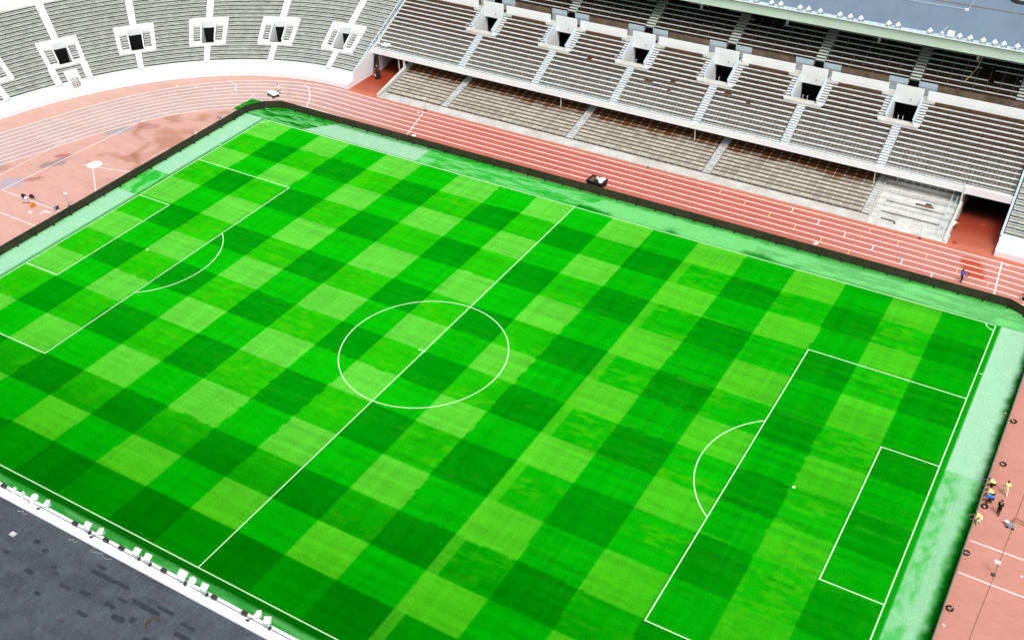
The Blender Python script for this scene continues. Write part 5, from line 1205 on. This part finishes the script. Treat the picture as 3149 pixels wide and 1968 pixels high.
# black buggy on the track
t = thing('groomer_buggy', 'black utility buggy loaded with white sacks parked by the fence', 'buggy', (.05, 40.15, 0), R(-4))
b = MB(); b.hexa([(-1.1, -.75, .18), (1.05, -.75, .18), (1.05, .75, .18), (-1.1, .75, .18), (-1.2, -.8, .75), (1.15, -.8, .75), (1.15, .8, .75), (-1.2, .8, .75)])
b.box(-1.22, 1.16, -.84, -.70, .751, 1.0); b.box(-1.22, 1.16, .70, .84, .751, .95); b.box(1.0, 1.16, -.69, .69, .751, 1.02); b.box(-1.22, -1.06, -.69, .69, .751, .98); b.build('tub', M['black'], t)
b = MB(); b.box(-1.05, .1, -.69, .69, .755, .80); b.build('floor', M['wood'], t)
for dx, dy, sx, sy, dz in [(.45, .25, .5, .42, 1.0), (.7, -.25, .36, .4, .98), (-.2, .35, .22, .3, .95), (.75, .35, .35, .35, 1.1)]:
    b = MB(); b.sphere((dx, dy, dz), sx, sy, .22, 10, 7, rot=Euler((0, 0, .4)).to_matrix()); b.build('sack', M['lamp'], t, smooth=True)
b = MB(); b.box(-.35, .15, -.35, .05, .80, 1.05); b.build('seat', M['darkbox'], t)
b = MB(); b.bar((-.1, .1, .8), (-.3, .15, 1.3), .025); b.torus((-.32, .16, 1.3), .17, .02, rot=Euler((R(20), R(-30), 0)).to_matrix(), n=16, m=5); b.build('steering_wheel', M['darkbox'], t)
for sx in (-.75, .7):
    for sy in (-.86, .86): b = MB(); b.torus((sx, sy, .27), .19, .085, rot=Euler((R(90), 0, 0)).to_matrix(), n=18); b.bar((sx, sy - .05, .27), (sx, sy + .05, .27), .12, 12); b.build('wheel', M['black'], t)
# black crates at right edge
t = thing('crate_stack', 'low rack of black crates in a white frame at the right frame edge', 'rack', (54.0, 40.1, 0), R(-8))
for i_ in range(3): b = MB(); b.box(0, 1.9, .05 + .62 * i_, .58 + .62 * i_, .08, .62 + .0 * i_); b.build('crate', M['black'], t)
b = MB()
for i_ in range(4): b.box(-.05, 1.95, -.02 + .62 * i_, .03 + .62 * i_, .02, .07); b.box(-.05, 1.95, -.01 + .62 * i_, .02 + .62 * i_, .62, .68)
for i_ in range(4): b.box(-.05, .0, -.02 + .62 * i_, .03 + .62 * i_, .071, .619)
b.build('frame', M['lamp'], t)
# tyres lying along the right fence
TY = thing('rubber_ring', 'x', 'tyre'); b = MB(); b.torus((0, 0, .07), .25, .075, n=22, m=8); b.build('ring', M['black'], TY, smooth=True)
b = MB(); b.sphere((-.16, .10, .12), .06, n=7, m=5); b.build('valve_tag', M['lamp'], TY)
tl = [(57.28, 18.9, 'dark tyre lying farthest up beside the right fence'), (57.62, 12.3, 'dark tyre on the apron just above the crouching workers'), (57.27, 6.0, 'dark tyre at the feet of the bending blue shirted worker'), (57.08, -.31, 'dark tyre against the fence between the two white lines'), (57.26, -6.95, 'dark tyre lying lowest beside the right fence')]
for i, (x, y, lb) in enumerate(tl):
    q = TY if i == 0 else copy_tree(TY); q.location = (x, y, 0); q.rotation_euler.z = i * 1.1; q['label'] = lb; q['group'] = 'tyres along the right fence'
# lamp stands with white heads
def stand(loc, label, hz=1.8, w=.5, group='white headed poles around the track'):
    t = thing('pole_stand', label, 'stand', loc, 0, group); b = MB(); b.bar((0, 0, 0), (0, 0, hz), .022, 6); b.build('pole', M['raild'], t)
    b = MB(); b.hexa([(-w / 2, -.12, hz), (w / 2, -.12, hz), (w / 2, .12, hz), (-w / 2, .12, hz), (-w / 2 + .04, -.09, hz + .22), (w / 2 - .04, -.09, hz + .22), (w / 2 - .04, .09, hz + .22), (-w / 2 + .04, .09, hz + .22)]); b.build('head', M['lamp'], t)
    b = MB(); b.bar((0, 0, 0), (0, 0, .12), .22, 10, r2=.12); b.build('base', M['darkbox'], t)
stand((-58.56, 2.65, 0), 'white headed pole standing left of the pitch near the hurdle rack', 1.8, .55); stand((-33.04, 47.8, 0), 'white headed pole at the kerb near the left end of the straight', 1.9, .45)
stand((40.71, 47.6, 0), 'thin pale pole at the foot of the concrete pen', 1.8, .3); stand((59.6, -1.6, 0), 'white headed pole on the red apron between the white lines at right', 1.5, .55)
t = thing('kerb_pole', 'thin dark pole at the kerb of the lower tier behind the buggy', 'pole', (3.89, 47.75, 0)); b = MB(); b.bar((0, 0, 0), (0, 0, 2.0), .018); b.build('pole', M['raild'], t); b = MB(); b.bar((0, 0, 0), (0, 0, .14), .2, 10, r2=.1); b.build('base', M['darkbox'], t)
# lane boxes
for i, (x, y, lb) in enumerate([(-29.63, 39.9, 'white drum behind the fence near the left curved start line'), (30.03, 40.1, 'white drum behind the fence near the staggered start marks')]):
    b = MB(); b.bar((x - .12, y - .25, .2), (x + .12, y + .25, .2), .2, 12); o = b.build('white_drum', M['lamp']); tag(o, lb, 'drum', 'white drums behind the far fence')
# left apron equipment
t = thing('hurdle_rack', 'low rack with two dark red bags on the white line of the left apron', 'rack', (-65.0, 1.15, 0))
for dx, dy in ((-.5, .0), (.55, .45)): b = MB(); b.sphere((dx, dy, .35), .45, .25, .3, 9, 6); b.build('bag', CLO['maroon'], t)
b = MB(); b.sphere((.1, -.15, .25), .27, .22, .25, 9, 6); b.build('white_pot', M['lamp'], t)
b = MB(); b.bar((.6, .3, .25), (6.0, .0, .12), .03); b.bar((.6, .1, .25), (1.0, -.8, .1), .03); b.box(5.7, 5.85, -.35, .35, .02, .6); b.build('bar', M['raild'], t)
b = MB(); b.box(5.6, 5.9, -.1, .35, .0, .5); b.build('end_block', M['darkbox'], t)
t = thing('orange_reel', 'small orange reel with a curled hose on the left apron', 'reel', (-62.6, .2, 0)); b = MB(); b.bar((-.2, 0, .3), (.2, 0, .3), .33, 14); b.build('drum', mat('orange_plastic', (.75, .25, .03), .5, .15, 4), t)
b = MB(); b.tube([(-.3, .1, .1), (-.9, .5, .05), (-1.5, .35, .04), (-2.0, -.1, .04)], .05); b.build('hose', CLO['maroon'], t)
b = MB(); b.box(-61.9, -61.5, -1.1, -.85, .0, .18); o = b.build('white_block', M['lamp']); tag(o, 'small white block on the apron below the orange reel', 'block')
b = MB(); lseg(b, (-60.2, .2), (-60.1, -.7), .12, .03); b = MB(); b.box(-60.3, -60.15, -.7, .25, 0, .09); b.box(-60.14, -59.2, .1, .25, 0, .09); o = b.build('white_angle', M['lamp']); tag(o, 'white angle shaped bar lying on the left apron', 'bar')
t = thing('ground_fittings', 'grey rounded fitting by the fence near the far left corner', 'fitting', (-59.0, 31.2, 0)); b = MB(); b.sphere((0, 0, .2), .34, .3, .25, 9, 6); b.build('cover', M['lampd'], t); b = MB(); b.torus((.75, .15, .1), .2, .06, n=14); b.sphere((.95, .3, .15), .12, n=6, m=5); b.build('ring', M['bluepaint'], t)
# right apron equipment
t = thing('line_marker', 'grey and white marking machine with a long dark arm at the right edge', 'machine', (59.5, 4.6, 0)); b = MB(); b.hexa([(-.15, -.15, .1), (.55, -.25, .1), (.6, .2, .1), (-.1, .3, .1), (-.1, -.1, .4), (.5, -.2, .4), (.5, .15, .35), (-.05, .25, .4)]); b.build('case', M['lampd'], t)
b = MB(); b.sphere((-.15, .15, .38), .24, .16, .12, 9, 6); b.build('tank', M['lamp'], t)
b = MB(); b.tube([(.3, .3, .3), (.35, .75, .5), (.9, .75, .45), (3.4, .55, .35)], .045); b.tube([(.9, .6, .3), (3.4, .4, .3)], .03); b.build('arm', M['wood'], t)
for s in (0, .5): b = MB(); b.torus((s, -.25, .12), .09, .035, rot=Euler((R(90), 0, 0)).to_matrix(), n=12); b.build('wheel', M['black'], t)
b = MB(); b.tube([(61.5, 16, .02), (60.08, 9.12, .02), (59.9, 3, .02), (59.67, -2.21, .02), (59.45, -6.5, .02), (59.33, -9.1, .02), (59.2, -14, .02)], .02, 4); o = b.build('ground_cable', M['wood']); tag(o, 'thin dark cable running down the red apron at right', 'cable')
for i, (x, y, lb) in enumerate([(57.22, -8.82, 'white scrap beside the fence below the lowest tyre'), (61.7, -.65, 'white scrap on the apron at the right frame edge'), (56.35, 19.8, 'tiny white scrap on the pale turf inside the right fence'), (59.3, 8.25, 'white scrap') ][:3]):
    b = MB(); b.hexa([(x - .12, y - .06, .015), (x + .1, y - .08, .015), (x + .13, y + .05, .015), (x - .1, y + .08, .015), (x - .1, y - .05, .08), (x + .08, y - .06, .06), (x + .1, y + .04, .07), (x - .08, y + .05, .09)]); o = b.build('paper_scrap', M['lamp']); tag(o, lb, 'scrap', 'white scraps by the right fence')
# drain covers in the tunnels
for i, (x, y) in enumerate([(44.61, 48.72), (46.74, 54.32)]):
    b = MB(); b.bar((x, y, .0), (x, y, .012), .32, 18); o = b.build('drain_cover', mat('rust_red_cover', srgb(170, 70, 50, .8), .7, .2, 5)); tag(o, ['round red drain cover at the mouth of the right tunnel', 'round red drain cover deep in the right tunnel'][i], 'drain cover', 'drain covers in the right tunnel')
b = MB(); b.bar((-43.6, 52.4, 0), (-43.6, 52.4, .05), .3, 12); o = b.build('rubber_mat', M['black']); tag(o, 'small dark mat on the red floor of the left tunnel', 'mat')

# ---------------------------------------------------------------- light, sky, camera
w = bpy.data.worlds.new('World'); scene.world = w; w.use_nodes = True
nt = w.node_tree; bg = nt.nodes['Background']; sky = nt.nodes.new('ShaderNodeTexSky'); sky.sky_type = 'NISHITA'; sky.sun_disc = False
SUN_EL, SUN_AZ = 61, 136            # azimuth clockwise from +y
sky.sun_elevation = R(SUN_EL); sky.sun_rotation = R(SUN_AZ); sky.dust_density = 4.0; sky.air_density = 1.0; sky.ozone_density = 1.0
hs = nt.nodes.new('ShaderNodeHueSaturation'); hs.inputs['Saturation'].default_value = 0.35
nt.links.new(sky.outputs[0], hs.inputs['Color']); nt.links.new(hs.outputs[0], bg.inputs['Color']); bg.inputs['Strength'].default_value = 0.15
sd = bpy.data.lights.new('Sun', 'SUN'); sd.energy = 2.0; sd.angle = R(22); sd.color = (1.0, 0.985, 0.96)
so = bpy.data.objects.new('Sun', sd); COL.objects.link(so)
dv = Vector((math.sin(R(SUN_AZ)) * math.cos(R(SUN_EL)), math.cos(R(SUN_AZ)) * math.cos(R(SUN_EL)), math.sin(R(SUN_EL))))
so.rotation_euler = dv.to_track_quat('Z', 'Y').to_euler()

cx, cy, cz, az, el, roll, f, ox, oy = 57.7271952, -72.3774530, 73.1581129, -0.536317914, 0.646711011, -0.021144292, 3344.90852, 87.6665723, 0.0
fwv = Vector((math.sin(az) * math.cos(el), math.cos(az) * math.cos(el), -math.sin(el)))
r0 = Vector((math.cos(az), -math.sin(az), 0)); u0 = r0.cross(fwv)
r2 = r0 * math.cos(roll) + u0 * math.sin(roll); u2 = -r0 * math.sin(roll) + u0 * math.cos(roll)
cd = bpy.data.cameras.new('Camera'); cam = bpy.data.objects.new('Camera', cd); COL.objects.link(cam)
cam.matrix_world = Matrix(((r2.x, u2.x, -fwv.x, cx), (r2.y, u2.y, -fwv.y, cy), (r2.z, u2.z, -fwv.z, cz), (0, 0, 0, 1)))
cd.sensor_fit = 'HORIZONTAL'; cd.sensor_width = 36; cd.lens = f / 3149 * 36; cd.shift_x = -ox / 3149; cd.shift_y = oy / 3149
cd.clip_start = 1; cd.clip_end = 5000
scene.camera = cam
scene.view_settings.view_transform = 'Standard'; scene.view_settings.look = 'None'; scene.view_settings.exposure = 0; scene.view_settings.gamma = 1
